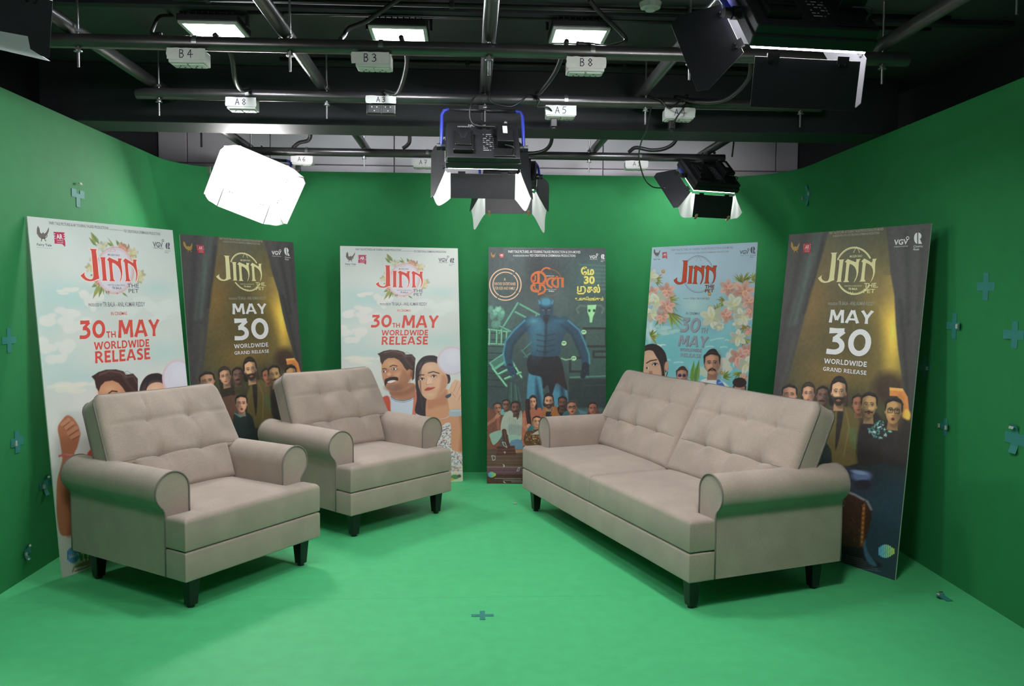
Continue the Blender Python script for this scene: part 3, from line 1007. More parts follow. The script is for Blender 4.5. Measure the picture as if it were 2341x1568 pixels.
        if lined:
            q2 = [(a * .97, .006 + b * .98) for a, b in pts]
            sgn = 1 if nn.dot(Vector((0, 0, zf)) + Vector((0, 0, -.05)) - hp) > 0 else -1
            q2 = [(a, b - (.02 if b < .02 else 0)) for a, b in q2]
            part(MB().prism(q2, lambda a, b, q: hp + ax * a + d * b + nn * (sgn * q), .0030, .0042), 'cloth_lining', M_CLOTH, dr)
        if scrap and side == 'bottom':
            part(MB().prism(scrap, lambda a, b, q: hp + ax * a + d * b + nn * q, .0035, .0050).prism(scrap, lambda a, b, q: hp + ax * a + d * b + nn * q, -.0050, -.0035), 'diffusion_cloth', M_CLOTH, dr)
        info[side] = (hp, ax, d, w, length, kind)
    # white cloth wrapped round the corners between neighbouring doors
    order = {'bl': ('bottom', -1, 'left', 1), 'br': ('bottom', 1, 'right', -1), 'tl': ('top', 1, 'left', -1), 'tr': ('top', -1, 'right', 1)}
    for key, sag, reach in cloth:
        sa, ea, sb, eb = order[key]
        ha, axa, da, wa, la, ka = info[sa]
        hb, axb, db, wb_, lb_, kb = info[sb]
        A = lambda t: ha + axa * (ea * wa / 2) + da * (la * t)
        B = lambda t: hb + axb * (eb * (wb_ / 2 + lb_ * .42 * t)) + db * (lb_ * .85 * t)
        mid_out = (A(1) + B(1)) / 2 - (A(0) + B(0)) / 2
        NT, NS = 10, 14
        vs, fs = [], []
        for i in range(NT + 1):
            t = .03 + .97 * i / NT
            for j in range(NS + 1):
                s = j / NS
                p = A(t * .99) * (1 - s) + B(t * .99) * s
                bul = math.sin(PI * s)
                p = p + mid_out.normalized() * (sag * t * t * bul) + Vector((0, 0, .004 * math.sin(9 * s + 5 * t)))
                if i == NT:
                    p = p + mid_out.normalized() * (reach * bul ** 2 * (1 + .5 * math.sin(6 * s)))
                vs.append(p)
        for i in range(NT):
            for j in range(NS):
                a = i * (NS + 1) + j
                fs.append((a, a + 1, a + NS + 2, a + NS + 1))
        part(MB().add(vs, fs), 'diffusion_cloth', M_CLOTH, smooth=True)
    if sheet:
        # cloth stretched over the open ends of all four doors
        N = 16
        hpT, axT, dT, wT, lT, _ = info['top']
        hpB, axB, dB, wB, lB, _ = info['bottom']
        hpL, axL, dL, wLf, lL, _ = info['left']
        hpR, axR, dR, wRt, lR, _ = info['right']
        tl, tr = hpT + axT * (wT / 2) + dT * lT, hpT - axT * (wT / 2) + dT * lT
        bl, br = hpB - axB * (wB / 2) + dB * lB, hpB + axB * (wB / 2) + dB * lB
        lt, lb2 = hpL - axL * (wLf / 2 + .3 * lL) + dL * lL, hpL + axL * (wLf / 2 + .3 * lL) + dL * lL
        rt_, rb2 = hpR + axR * (wRt / 2 + .3 * lR) + dR * lR, hpR - axR * (wRt / 2 + .3 * lR) + dR * lR
        ring = [tl, tr, rt_, rb2, br, bl, lb2, lt]
        c = sum(ring, Vector()) / 8
        vs, fs = [c + Vector((0, 0, -.02))], []
        RN = 6
        dense = []
        for i in range(8):
            a, b = ring[i], ring[(i + 1) % 8]
            for k in range(5):
                q = a.lerp(b, k / 5)
                sagv = (q - c).normalized() * (-.018 * math.sin(PI * k / 5))
                dense.append(q + sagv)
        m_ = len(dense)
        for j in range(1, RN + 1):
            t = j / RN
            for q in dense:
                p = c.lerp(q, t) + Vector((0, 0, -.02 * (1 - t * t)))
                vs.append(p)
        for i in range(m_):
            fs.append((0, 1 + i, 1 + (i + 1) % m_))
        for j in range(RN - 1):
            for i in range(m_):
                k = (i + 1) % m_
                fs.append((1 + j * m_ + i, 1 + (j + 1) * m_ + i, 1 + (j + 1) * m_ + k, 1 + j * m_ + k))
        part(MB().add(vs, fs), 'diffusion_cloth', M_CLOTH, smooth=True)
        for q in (bl.lerp(br, .15), bl.lerp(br, .85), lt.lerp(lb2, .5), rt_.lerp(rb2, .5)):
            part(MB().box(q, (.010, .012, .045)).box(q + Vector((.009, 0, .002)), (.006, .012, .045)), 'clip', M_CLIP, bevel=0.002)
    else:
        if clips:
            hpB, axB, dB, wB, lB, _ = info['bottom']
            for s in (-1, 1):
                q = hpB + axB * (s * wB * .42) + dB * (lB * .98)
                part(MB().box(q, (.010, .012, .040)).box(q + Vector((.009, 0, .002)), (.006, .012, .040)), 'clip', M_CLIP, bevel=0.002)
    # yoke and clamp (stay upright)
    top = PZ - PR - .028 - centre[2]
    dy = (pipe_y - centre[1])
    cy, sy_ = math.cos(-yaw), math.sin(-yaw)
    dyl = Vector((-sy_ * dy, cy * dy, 0))     # pipe offset in the fixture's own axes
    hwk = (PW / 2 + .022) * S
    P = [(-hwk, 0, -.012), (-hwk, 0, 0), Vector((-hwk, 0, 0)) + (dyl + Vector((0, 0, top))) * .55, Vector((-hwk, 0, top - .03)) + dyl * .9, Vector((-hwk + .012, 0, top - .006)) + dyl * .97, Vector((-hwk + .04, 0, top)) + dyl]
    # mirror about the yoke's own centre line, keeping the lean
    lean = [Vector(q) - Vector((-hwk if i < 4 else (-hwk + .012 if i == 4 else -hwk + .04), 0, 0)) for i, q in enumerate(P)]
    PR_ = [Vector((hwk if i < 4 else (hwk - .012 if i == 4 else hwk - .04), 0, 0)) + l for i, l in enumerate(lean)]
    MB().tube(P, .0095, 12).build('yoke', M_BLUE, root, smooth=True)
    MB().tube(PR_, .0095, 12).build('yoke', M_BLUE, root, smooth=True)
    MB().tube([Vector(P[-1]), PR_[-1]], .0115, 12).build('yoke_sleeve', M_BLACK_METAL, root, smooth=True)
    cc = dyl + Vector((0, 0, top))
    Rz = Matrix.Rotation(-yaw, 3, 'Z')
    cl = MB().box(cc + Vector((0, 0, .012)), (.040, .050, .024), Rz)
    cl.cyl(cc + Vector((0, 0, -.05)), cc + Vector((0, 0, .02)), .006, 10)
    hook = [cc + Vector((0, 0, .028 + PR)) + Rz @ Vector((0, (PR + .006) * math.cos(a), (PR + .006) * math.sin(a))) for a in [math.radians(-100 + 200 * k / 12) for k in range(13)]]
    cl.tube(hook, .0055, 8)
    cl.build('clamp', M_BLACK_METAL, root)
    if lead:
        a = M @ (Vector((.112, -.075, zb_ + .030)) * S)
        b = M @ (Vector((.150, -.12, zb_ + .012)) * S)
        MB().tube(curve_pts([a, (a + b) / 2 + Vector((0.02, -.03, .005)), b, b + Vector((.03, 0, -.03))], 8), .0035, 8).build('lead', M_CABLE, root, smooth=True)
    return root


def text_shape(body, font_offset=0.0):
    """triangulated glyph outline of a line of text, normalised: width 1 starting at 0, cap height returned separately"""
    cu = bpy.data.curves.new('txt', 'FONT')
    cu.body = body
    cu.size = 1.0
    cu.offset = font_offset
    cu.resolution_u = 3
    ob = bpy.data.objects.new('txt', cu)
    COL.objects.link(ob)
    dg = bpy.context.evaluated_depsgraph_get()
    me = ob.evaluated_get(dg).to_mesh()
    vs = [(v.co.x, v.co.y) for v in me.vertices]
    fs = [tuple(p.vertices) for p in me.polygons]
    ob.evaluated_get(dg).to_mesh_clear()
    bpy.data.objects.remove(ob)
    bpy.data.curves.remove(cu)
    return vs, fs


_v, _f2 = text_shape('HARISON', 0.012)
_x0, _x1 = min(p[0] for p in _v), max(p[0] for p in _v)
LOGO = ([((p[0] - _x0) / (_x1 - _x0), p[1] / (_x1 - _x0)) for p in _v], _f2)

R_ = math.radians
panel_light('panel light hanging at centre under the second pipe, its black back facing us', (0.066, 4.385, 2.224), R_(2), R_(42), 4.4731,
            {'bottom': (R_(42), .132), 'top': (R_(30), .150), 'left': (R_(28), .165), 'right': (R_(28), .165)}, cloth=(('bl', .045, .0), ('br', .045, .02)), glow=.3)
panel_light('panel light facing the camera, glaring white, on the rear pipe at left', (-1.545, 5.99, 2.285), R_(-160), R_(36), 6.1828,
            {'bottom': (R_(42), .150), 'top': (R_(42), .150), 'left': (R_(48), .165), 'right': (R_(30), .165)}, lined=True, roll_=R_(-20), glow=1.0, cloth=(('tl', .01, 0), ('tr', .01, 0), ('bl', .01, 0), ('br', .01, 0)))
panel_light('panel light half hidden behind the centre one, white cloths hanging below', (0.290, 6.02, 2.312), R_(-6), R_(52), 6.1828,
            {'bottom': (R_(38), .150), 'top': (R_(30), .150), 'left': (R_(34), .165), 'right': (R_(34), .165)}, cloth=(('bl', .05, .07), ('br', .05, .09)), glow=.16, clips=True)
panel_light('panel light above the floral poster board, white cloth at its left', (1.77, 6.02, 2.33), R_(20), R_(46), 6.1828,
            {'bottom': (R_(35), .170), 'top': (R_(30), .150), 'left': (R_(46), .165), 'right': (R_(40), .165)}, cloth=(('bl', .04, .0), ('br', .02, .0)), glow=.3, clips=True)
panel_light('large black panel light at the top right corner, red lamp on its back', (1.015, 2.52, 2.305), R_(5), R_(42), 2.690,
            {'bottom': (R_(38), .150), 'top': (R_(4), .150), 'left': (R_(50), .170), 'right': (R_(6), .150)}, red=True, glow=1.15)
panel_light('black panel light cut off by the top left corner', (-1.365, 2.50, 2.452), R_(14), R_(42), 2.690,
            {'bottom': (R_(30), .165), 'top': (R_(4), .150), 'left': (R_(30), .165)}, cloth=(('bl', .03, .03),), roll_=R_(9), glow=.50, scrap=[(.172, .174), (.12, .152), (.112, .118), (.03, .122), (-.03, .118), (-.08, .135), (-.08, .172)])

# ---------------------------------------------------------------- printed poster boards
BW, BH = 0.9151, 1.83
# drawing grids of the designs: (u, v) on a board, u 0..1 across and v 0..2 down, to the grid the shapes were drawn on
GRID = {
    'b0': [412.4882, 40.96874, 55.54461, 138.8373, 416.3095, 494.4099, 0.2031823, 0.002662176, 1.0],
    'b1': [353.924, 23.13934, 410.9461, 97.02055, 322.6604, 535.1294, 0.1413282, 0.0003062059, 1.0],
    'b2': [305.4652, -6.5153, 777.4547, 25.28695, 262.3156, 562.1261, 0.03470193, -0.01179324, 1.0],
    'b3': [269.8629, -12.37092, 1116.89, 2.966276, 259.9151, 564.9779, 0.001729351, -0.009374045, 1.0],
    'b4': [58.13314, -19.85559, 1491.041, -70.50246, 266.9956, 565.5061, -0.1058544, -0.0004773217, 1.0],
    'b5': [-18.40283, -33.56607, 1804.73, -108.0509, 343.3991, 536.2739, -0.1611552, 0.0007397253, 1.0],
}
LAY = {'A1': ('b0', 40, 480, 3.7325), 'AT': ('b0', 170, 530, 9.8), 'AL': ('b0', 70, 500, 7.0939), 'A1c': ('b0', 100, 850, 2.7515), 'A3': ('b2', 760, 550, 2.8), 'A3f': ('b2', 860, 780, 4.9),
       'B2': ('b1', 400, 520, 3.2), 'B6': ('b5', 1750, 500, 3.7325), 'B6b': ('b5', 1750, 850, 3.135), 'BT': ('b5', 1860, 560, 12.0588),
       'C4': ('b3', 1100, 550, 2.75), 'CT': ('b3', 1110, 560, 8.0724), 'C4b': ('b3', 1110, 880, 6.8185), 'D5': ('b4', 1450, 540, 4.2367), 'D5z': ('b4', 1480, 610, 5.4077)}


def grid_matrix(key):
    b, ox, oy, s = LAY[key]
    return np.array([[s, 0, -ox * s], [0, s, -oy * s], [0, 0, 1.0]]) @ np.array(GRID[b]).reshape(3, 3)


def to_uv(key, x, y):
    q = np.linalg.inv(grid_matrix(key)) @ np.array([x, y, 1.0])
    return q[0] / q[2], q[1] / q[2]


def value_noise(U, V, n, seed):
    r = np.random.RandomState(seed).rand(2 * n + 3, n + 3)
    x, y = np.clip(U, 0, 1) * n, np.clip(V, 0, 2) * n
    i, j = np.floor(x).astype(int), np.floor(y).astype(int)
    fx, fy = x - i, y - j
    fx, fy = fx * fx * (3 - 2 * fx), fy * fy * (3 - 2 * fy)
    return (r[j, i] * (1 - fx) + r[j, i + 1] * fx) * (1 - fy) + (r[j + 1, i] * (1 - fx) + r[j + 1, i + 1] * fx) * fy


def fbm(U, V, n, seed, octs=4):
    s, a, t = 0, 1.0, 0
    for k in range(octs):
        s = s + a * value_noise(U, V, n * 2 ** k, seed + k)
        t += a
        a *= .5
    return s / t


class Print:
    """the ink of one printed design: a fine grid of coloured points"""

    def __init__(self, nx=320, ny=640):
        self.nx, self.ny = nx, ny
        u, v = np.linspace(0, 1, nx + 1), np.linspace(0, 2, ny + 1)
        self.U, self.V = np.meshgrid(u, v)
        self.c = np.zeros(self.U.shape + (3,))
        self.k = 1.0

    def grid(self, key):
        H = grid_matrix(key)
        w = H[2, 0] * self.U + H[2, 1] * self.V + H[2, 2]
        self.X = (H[0, 0] * self.U + H[0, 1] * self.V + H[0, 2]) / w
        self.Y = (H[1, 0] * self.U + H[1, 1] * self.V + H[1, 2]) / w
        self.px = abs(self.X[0, 1] - self.X[0, 0])
        return self

    def lay(self, m, col, alpha=1.0, sl=None):
        a = (m * alpha)[..., None]
        t = self.c if sl is None else self.c[sl]
        t[...] = t * (1 - a) + np.array(col) * a

    def window(self, x0, x1, y0, y1):
        ok = (self.X >= x0) & (self.X <= x1) & (self.Y >= y0) & (self.Y <= y1)
        r, q = np.where(ok.any(1))[0], np.where(ok.any(0))[0]
        if len(r) == 0 or len(q) == 0:
            return None
        return (slice(r[0], r[-1] + 1), slice(q[0], q[-1] + 1))

    def ell(self, cx, cy, rx, ry, col, rot=0.0, soft=None, alpha=1.0):
        s = soft if soft is not None else self.px * 1.1
        R = max(rx, ry) + s * 2
        w = self.window(cx - R, cx + R, cy - R, cy + R)
        if w is None:
            return
        dx, dy = self.X[w] - cx, self.Y[w] - cy
        c, sn = math.cos(rot), math.sin(rot)
        a, b = (dx * c + dy * sn) / rx, (-dx * sn + dy * c) / ry
        d = (np.sqrt(a * a + b * b) - 1) * min(rx, ry)
        self.lay(np.clip(.5 - d / s, 0, 1) if s < min(rx, ry) * .8 else np.clip(1 - (d + min(rx, ry)) / (min(rx, ry) + s), 0, 1) ** 1.2, col, alpha, w)

    def poly(self, pts, col, soft=None, alpha=1.0):
        s = soft if soft is not None else self.px * 1.1
        P = np.array(pts, float)
        x0, y0 = P.min(0) - s
        x1, y1 = P.max(0) + s
        w = self.window(x0, x1, y0, y1)
        if w is None:
            return
        X, Y = self.X[w], self.Y[w]
        ins = np.zeros(X.shape, bool)
        dist = np.full(X.shape, 1e9)
        n = len(P)
        for i in range(n):
            ax, ay = P[i]
            bx, by = P[(i + 1) % n]
            if ay != by:
                cr = ((ay > Y) != (by > Y)) & (X < (bx - ax) * (Y - ay) / (by - ay) + ax)
                ins ^= cr
            L2 = max(1e-9, (bx - ax) ** 2 + (by - ay) ** 2)
            t = np.clip(((X - ax) * (bx - ax) + (Y - ay) * (by - ay)) / L2, 0, 1)
            dist = np.minimum(dist, np.hypot(X - ax - t * (bx - ax), Y - ay - t * (by - ay)))
        d = np.where(ins, -dist, dist)
        self.lay(np.clip(.5 - d / s, 0, 1), col, alpha, w)

    def blob(self, pts, col, **k):
        """polygon with rounded, flowing outline"""
        n = len(pts)
        out = []
        for i in range(n):
            a, b, c, d = [np.array(pts[(i + j) % n], float) for j in (-1, 0, 1, 2)]
            for q in range(5):
                t = q / 5
                out.append(.5 * (2 * b + (c - a) * t + (2 * a - 5 * b + 4 * c - d) * t * t + (3 * b - a - 3 * c + d) * t ** 3))
        self.poly(out, col, **k)

    def line(self, pts, wd, col, soft=None, alpha=1.0, taper=False):
        s = soft if soft is not None else self.px * 1.1
        P = np.array(pts, float)
        x0, y0 = P.min(0) - wd - s
        x1, y1 = P.max(0) + wd + s
        w = self.window(x0, x1, y0, y1)
        if w is None:
            return
        X, Y = self.X[w], self.Y[w]
        d = np.full(X.shape, 1e9)
        n = len(P) - 1
        for i in range(n):
            ax, ay = P[i]
            bx, by = P[i + 1]
            L2 = max(1e-9, (bx - ax) ** 2 + (by - ay) ** 2)
            t = np.clip(((X - ax) * (bx - ax) + (Y - ay) * (by - ay)) / L2, 0, 1)
            hw = wd / 2 * ((1 - (i + t) / n) if taper else 1)
            d = np.minimum(d, np.hypot(X - ax - t * (bx - ax), Y - ay - t * (by - ay)) - hw)
        self.lay(np.clip(.5 - d / s, 0, 1), col, alpha, w)

    def ring(self, cx, cy, r, wd, col, alpha=1.0, ry=None):
        self.line([(cx + r * math.cos(a), cy + (ry or r) * math.sin(a)) for a in np.linspace(0, 2 * PI, 40)], wd, col, alpha=alpha)

    def cloud(self, cx, cy, rx, ry, col, seed, alpha=.9, n=14):
        rnd = random.Random(seed)
        for k in range(n):
            a = rnd.uniform(0, 6.28)
            q = rnd.uniform(0, 1) ** .6
            r = rnd.uniform(.18, .4)
            self.ell(cx + rx * q * math.cos(a), cy + ry * q * math.sin(a), rx * r, ry * r * 1.2, col, soft=ry * .12, alpha=alpha)

    def leaf(self, x0, y0, x1, y1, w, col, col2=None):
        dx, dy = x1 - x0, y1 - y0
        L = math.hypot(dx, dy)
        nx, ny = -dy / L * w, dx / L * w
        A = [(x0, y0), (x0 + dx * .3 + nx, y0 + dy * .3 + ny), (x0 + dx * .6 + nx * .8, y0 + dy * .6 + ny * .8), (x1, y1)]
        B = [(x0 + dx * .6 - nx * .8, y0 + dy * .6 - ny * .8), (x0 + dx * .3 - nx, y0 + dy * .3 - ny)]
        self.poly(A + B, col)
        if col2:
            self.poly(A[:1] + A[1:3] + A[3:], col2, alpha=.7)
            self.line([(x0, y0), (x1, y1)], w * .16, tuple(c * .7 for c in col), alpha=.6)

    def flower(self, cx, cy, r, col, core, seed=0, n=6):
        rnd = random.Random(seed)
        a0 = rnd.uniform(0, 6)
        for ring_ in (0, 1):
            for k in range(n // 2 if ring_ else n):
                a = a0 + 2 * PI * (k + .5 * ring_) / (n // 2 if ring_ else n)
                q = r * (.52 if not ring_ else .40)
                sh = .84 + .16 * ((k * 7 + seed) % 5) / 4
                self.ell(cx + q * math.cos(a), cy + q * math.sin(a), r * .50, r * .30, tuple(c * sh for c in col), rot=a)
                self.ell(cx + q * .55 * math.cos(a), cy + q * .55 * math.sin(a), r * .28, r * .10, core, rot=a, soft=r * .1, alpha=.75)
                self.line([(cx, cy), (cx + r * .85 * math.cos(a), cy + r * .85 * math.sin(a))], r * .03, tuple(c * .8 for c in col), alpha=.5)
        for k in range(5):
            a = a0 + k * 1.3
            self.line([(cx, cy), (cx + r * .35 * math.cos(a), cy + r * .35 * math.sin(a))], r * .035, (.95, .85, .55))

    def face(self, cx, cy, rx, ry, rot=0.0, skin=(.78, .56, .42), hair=(.10, .07, .07), turn=0.0, side=1, brow=True, moustache=0, beard=0, smile=0, lips=None, specs=0, long=0, shade=.55, open_mouth=0, shades=0, hairline=.66, look=0.0, quiff=0):
        """a drawn head: cx, cy centre of the face; rx, ry half sizes; turn shifts the features sideways; side is the shaded half"""
        c, s = math.cos(rot), math.sin(rot)

        def p(a, b):
            a, b = a * rx, b * ry
            return (cx + a * c - b * s, cy + a * s + b * c)

        def E(a, b, ra, rb, col, **k):
            x, y = p(a, b)
            self.ell(x, y, ra * rx, rb * ry, col, rot=rot + k.pop('r', 0), **k)
        dark = tuple(q * shade for q in skin)
        lite = tuple(min(1, q * 1.12 + .03) for q in skin)
        if long:
            self.blob([p(-1.2, -.5), p(-.6, -1.3), (p(.3, -1.42)), p(1.0, -1.0), p(1.28, 0), p(1.25, long), p(.6, long), p(-.5, long), p(-1.25, long * .9)], hair, soft=rx * .12)
        E(0, -.18, 1.09, 1.07, hair, soft=rx * .12)
        for k in range(7):
            E(-.9 + .3 * k, -1.0 + .22 * abs(k - 3) / 1.5 * .8, .26, .18 + .05 * ((k * 5 + int(cx)) % 3), hair, soft=rx * .12)
        # neck
        self.poly([p(-.55, .5), p(.55, .5), p(.70, 1.55), p(-.70, 1.55)], tuple(q * .8 for q in skin), soft=rx * .1)
        E(.25 * side, 1.0, .55, .35, dark, soft=rx * .25, alpha=.7)
        # ears
        for e in (-1, 1):
            if e * turn < .25:
                E(e * .98, .02, .13, .22, tuple(q * .88 for q in skin))
        self.blob([p(-.94, -.55), p(-.7, -.86), p(0, -.98), p(.7, -.86), p(.94, -.55), p(.97, 0), p(.86, .45), p(.58, .80), p(.26, .98), p(0, 1.02), p(-.26, .98), p(-.58, .80), p(-.86, .45), p(-.97, 0)], skin, soft=rx * .06)
        E(side * .72, .1, .46, .95, dark, soft=rx * .45, alpha=.85)
        E(-side * .38 + turn * .3, .22, .36, .30, lite, soft=rx * .25, alpha=.8)
        E(-side * .1 + turn * .2, -.52, .55, .28, lite, soft=rx * .3, alpha=.7)
        # hairline
        hl = -hairline
        self.blob([p(-1.05, .05), p(-1.12, -.5), p(-.86, -.98), p(-.3, -1.17 - .22 * quiff), p(.4, -1.17 - .28 * quiff), p(.90, -.98), p(1.12, -.5), p(1.05, .05), p(.93, -.25), p(.86, hl - .05), p(.45, hl - .18), p(-.1, hl - .26), p(-.55, hl - .14), p(-.86, hl), p(-.93, -.25)], hair, soft=rx * .07)
        self.line([p(-.6, -1.05), p(-.1, -1.2), p(.5, -1.1)], rx * .10, tuple(min(1, q + .14) for q in hair), soft=rx * .2, alpha=.6)
        # beard before mouth
        if beard:
            self.poly([p(-.93, .12), p(-.72, .30), p(-.55 + turn * .3, .36), p(turn * .4, .34), p(.55 + turn * .3, .36), p(.72, .30), p(.93, .12), p(.90, .50), p(.62, .88), p(.25, 1.10), p(-.25, 1.10), p(-.62, .88), p(-.90, .50)], hair, soft=rx * .22, alpha=beard)
            E(turn * .4, .60, .34, .14, tuple(q * .85 for q in skin), soft=rx * .12, alpha=.7)
        # eyes
        for e in (-1, 1):
            ex = e * .40 + turn * .35
            sz = 1 - .25 * max(0, e * turn)
            E(ex, -.10, .25 * sz, .15, tuple(q * .72 for q in skin), soft=rx * .14, alpha=.7)
            if not shades:
                E(ex, -.08, .155 * sz, .060, tuple(.42 + .5 * q for q in skin))
                E(ex + look * .09 + .02, -.085, .078, .064, (.10, .06, .05))
                self.line([p(ex - .19 * sz, -.09), p(ex, -.165), p(ex + .20 * sz, -.10)], rx * .055, (.10, .06, .05))
            if brow:
                self.line([p(ex - .25 * sz, -.25 - .03 * e), p(ex - .02, -.33), p(ex + .24 * sz, -.25 + .03 * e)], rx * .085, tuple(q * .9 + .02 for q in hair))
        if shades:
            for e in (-1, 1):
                E(e * .42 + turn * .35, -.06, .34, .20, (.13, .16, .42))
            self.line([p(-.2 + turn * .35, -.1), p(.2 + turn * .35, -.1)], rx * .06, (.13, .16, .42))
        if specs:
            for e in (-1, 1):
                ex = e * .42 + turn * .35
                self.line([p(ex - .32, -.2), p(ex + .32, -.2), p(ex + .28, .12), p(ex - .28, .12), p(ex - .32, -.2)], rx * .075, (.06, .05, .05))
            self.line([p(-.12 + turn * .35, -.14), p(.12 + turn * .35, -.14)], rx * .07, (.06, .05, .05))
        # nose
        nx_ = turn * .45
        self.line([p(nx_ + .10 * side, -.10), p(nx_ + .13 * side, .15), p(nx_ + .17 * side, .28)], rx * .10, tuple(q * .75 for q in skin), soft=rx * .14, alpha=.7)
        E(nx_ - .03 * side, .20, .11, .14, lite, soft=rx * .1, alpha=.8)
        self.line([p(nx_ - .16, .31), p(nx_, .36), p(nx_ + .16, .31)], rx * .06, tuple(q * .5 for q in skin), soft=rx * .08, alpha=.8)
        # mouth
        mx = turn * .42
        lp = lips or tuple(a * b for a, b in zip(skin, (.78, .52, .50)))
        if smile:
            self.poly([p(mx - .36, .52), p(mx, .60), p(mx + .36, .52), p(mx + .22, .70), p(mx, .74), p(mx - .22, .70)], lp)
            self.poly([p(mx - .28, .55), p(mx, .615), p(mx + .28, .55), p(mx + .15, .65), p(mx - .15, .65)], (.95, .93, .90) if smile > 1 else tuple(q * 1.12 for q in lp))
        elif open_mouth:
            E(mx, .62, .24, .15, lp)
            E(mx, .63, .17, .085, (.22, .08, .07))
        else:
            self.blob([p(mx - .30, .60), p(mx - .1, .55), p(mx, .57), p(mx + .1, .55), p(mx + .30, .60), p(mx + .12, .69), p(mx, .70), p(mx - .12, .69)], lp)
            self.line([p(mx - .28, .605), p(mx + .28, .605)], rx * .04, tuple(q * .5 for q in lp))
        if moustache:
            self.blob([p(mx - .06, .40), p(mx + .06, .40), p(mx + .42, .50), p(mx + .56, .44 + .3 * (moustache > 1)), p(mx + .46, .62 + .12 * (moustache > 1)), p(mx + .05, .53), p(mx - .05, .53), p(mx - .46, .62 + .12 * (moustache > 1)), p(mx - .56, .44 + .3 * (moustache > 1)), p(mx - .42, .50)], hair, soft=rx * .07)
        return p

    def mesh(self, name, gloss):
        c = np.clip(self.c, 0, 1)
        lin = np.where(c <= .04045, c / 12.92, ((c + .055) / 1.055) ** 2.4)
        nx, ny = self.nx, self.ny
        co = np.zeros((self.U.size, 3), np.float32)
        co[:, 0] = (self.U.ravel() - .5) * BW
        co[:, 1] = -.0004
        co[:, 2] = (2 - self.V.ravel()) / 2 * BH
        i = np.arange((nx + 1) * (ny + 1)).reshape(ny + 1, nx + 1)
        q = np.stack([i[1:, :-1], i[1:, 1:], i[:-1, 1:], i[:-1, :-1]], -1).reshape(-1, 4)
        me = bpy.data.meshes.new(name)
        me.vertices.add(len(co))
        me.vertices.foreach_set('co', co.ravel())
        me.loops.add(q.size)
        me.loops.foreach_set('vertex_index', q.ravel().astype(np.int32))
        me.polygons.add(len(q))
        me.polygons.foreach_set('loop_start', np.arange(0, q.size, 4, dtype=np.int32))
        me.polygons.foreach_set('loop_total', np.full(len(q), 4, np.int32))
        me.update()
        at = me.color_attributes.new('ink', 'FLOAT_COLOR', 'POINT')
        buf = np.ones((len(co), 4), np.float32)
        buf[:, :3] = lin.reshape(-1, 3)
        at.data.foreach_set('color', buf.ravel())
        me.materials.append(print_material(gloss))
        return me


def print_material(gloss):
    nm = 'printed_vinyl'
    if nm in MATS:
        return MATS[nm]
    m = mat(nm, (.5, .5, .5, 1), gloss, spec=0.5)
    nt = m.node_tree
    a = nt.nodes.new('ShaderNodeVertexColor')
    a.layer_name = 'ink'
    nt.links.new(a.outputs['Color'], nt.nodes['Principled BSDF'].inputs['Base Color'])
    return m


def ink(name, r, g, b):
    return mat('ink_' + name, srgb(r, g, b), 0.5, var=0.03, vscale=40)


def _ring(cx, cy, rx, ry):
    return [(cx + rx * math.cos(2 * PI * k / 14), cy + ry * math.sin(2 * PI * k / 14)) for k in range(15)]


HEAVY = {
    'M': (1.10, [[(.10, 0), (.17, 1)], [(.20, 1), (.55, .22)], [(.55, .22), (.90, 1)], [(.93, 1), (1.0, 0)]]),
    'A': (.98, [[(.08, 0), (.46, 1)], [(.52, 1), (.90, 0)], [.75, [(.25, .30), (.74, .30)]]]),
    'Y': (.86, [[(.08, 1), (.43, .45)], [(.78, 1), (.43, .45)], [(.43, .50), (.43, 0)]]),
    'W': (1.36, [[(.08, 1), (.36, 0)], [(.36, 0), (.67, .92)], [(.69, .92), (1.0, 0)], [(1.0, 0), (1.28, 1)]]),
    'O': (1.0, [_ring(.5, .5, .39, .41)]), '0': (.86, [_ring(.43, .5, .32, .41)]),
    'R': (.84, [[(.13, 0), (.13, 1)], [.9, [(.13, .91), (.45, .91), (.64, .71), (.45, .50), (.13, .49)]], [(.40, .50), (.76, 0)]]),
    'L': (.64, [[(.13, 1), (.13, 0)], [(.13, .09), (.62, .09)]]),
    'D': (.92, [[(.13, 0), (.13, 1)], [(.13, .91), (.45, .91), (.70, .78), (.79, .5), (.70, .22), (.45, .09), (.13, .09)]]),
    'I': (.28, [[(.14, 0), (.14, 1)]]),
    'E': (.68, [[(.13, 0), (.13, 1)], [(.13, .91), (.64, .91)], [(.13, .5), (.56, .5)], [(.13, .09), (.66, .09)]]),
    'S': (.74, [[(.64, .84), (.42, .92), (.18, .84), (.16, .65), (.38, .52), (.58, .37), (.58, .17), (.36, .08), (.08, .14)]]),
    'G': (.95, [[(.82, .82), (.55, .92), (.25, .80), (.13, .5), (.25, .20), (.55, .08), (.82, .18)], [(.82, .10), (.82, .46)], [(.54, .44), (.86, .44)]]),
    'N': (.98, [[(.12, 0), (.12, 1)], [(.15, 1), (.83, 0)], [(.86, 0), (.86, 1)]]),
    'T': (.82, [[(.04, .91), (.78, .91)], [(.41, 0), (.41, .95)]]), 'H': (.96, [[(.13, 0), (.13, 1)], [(.83, 0), (.83, 1)], [(.13, .5), (.83, .5)]]),
    '3': (.76, [[(.10, .91), (.68, .91)], [.85, [(.66, .91), (.34, .58)]], [(.26, .57), (.48, .55), (.63, .40), (.61, .20), (.40, .08), (.06, .09)]]),
}


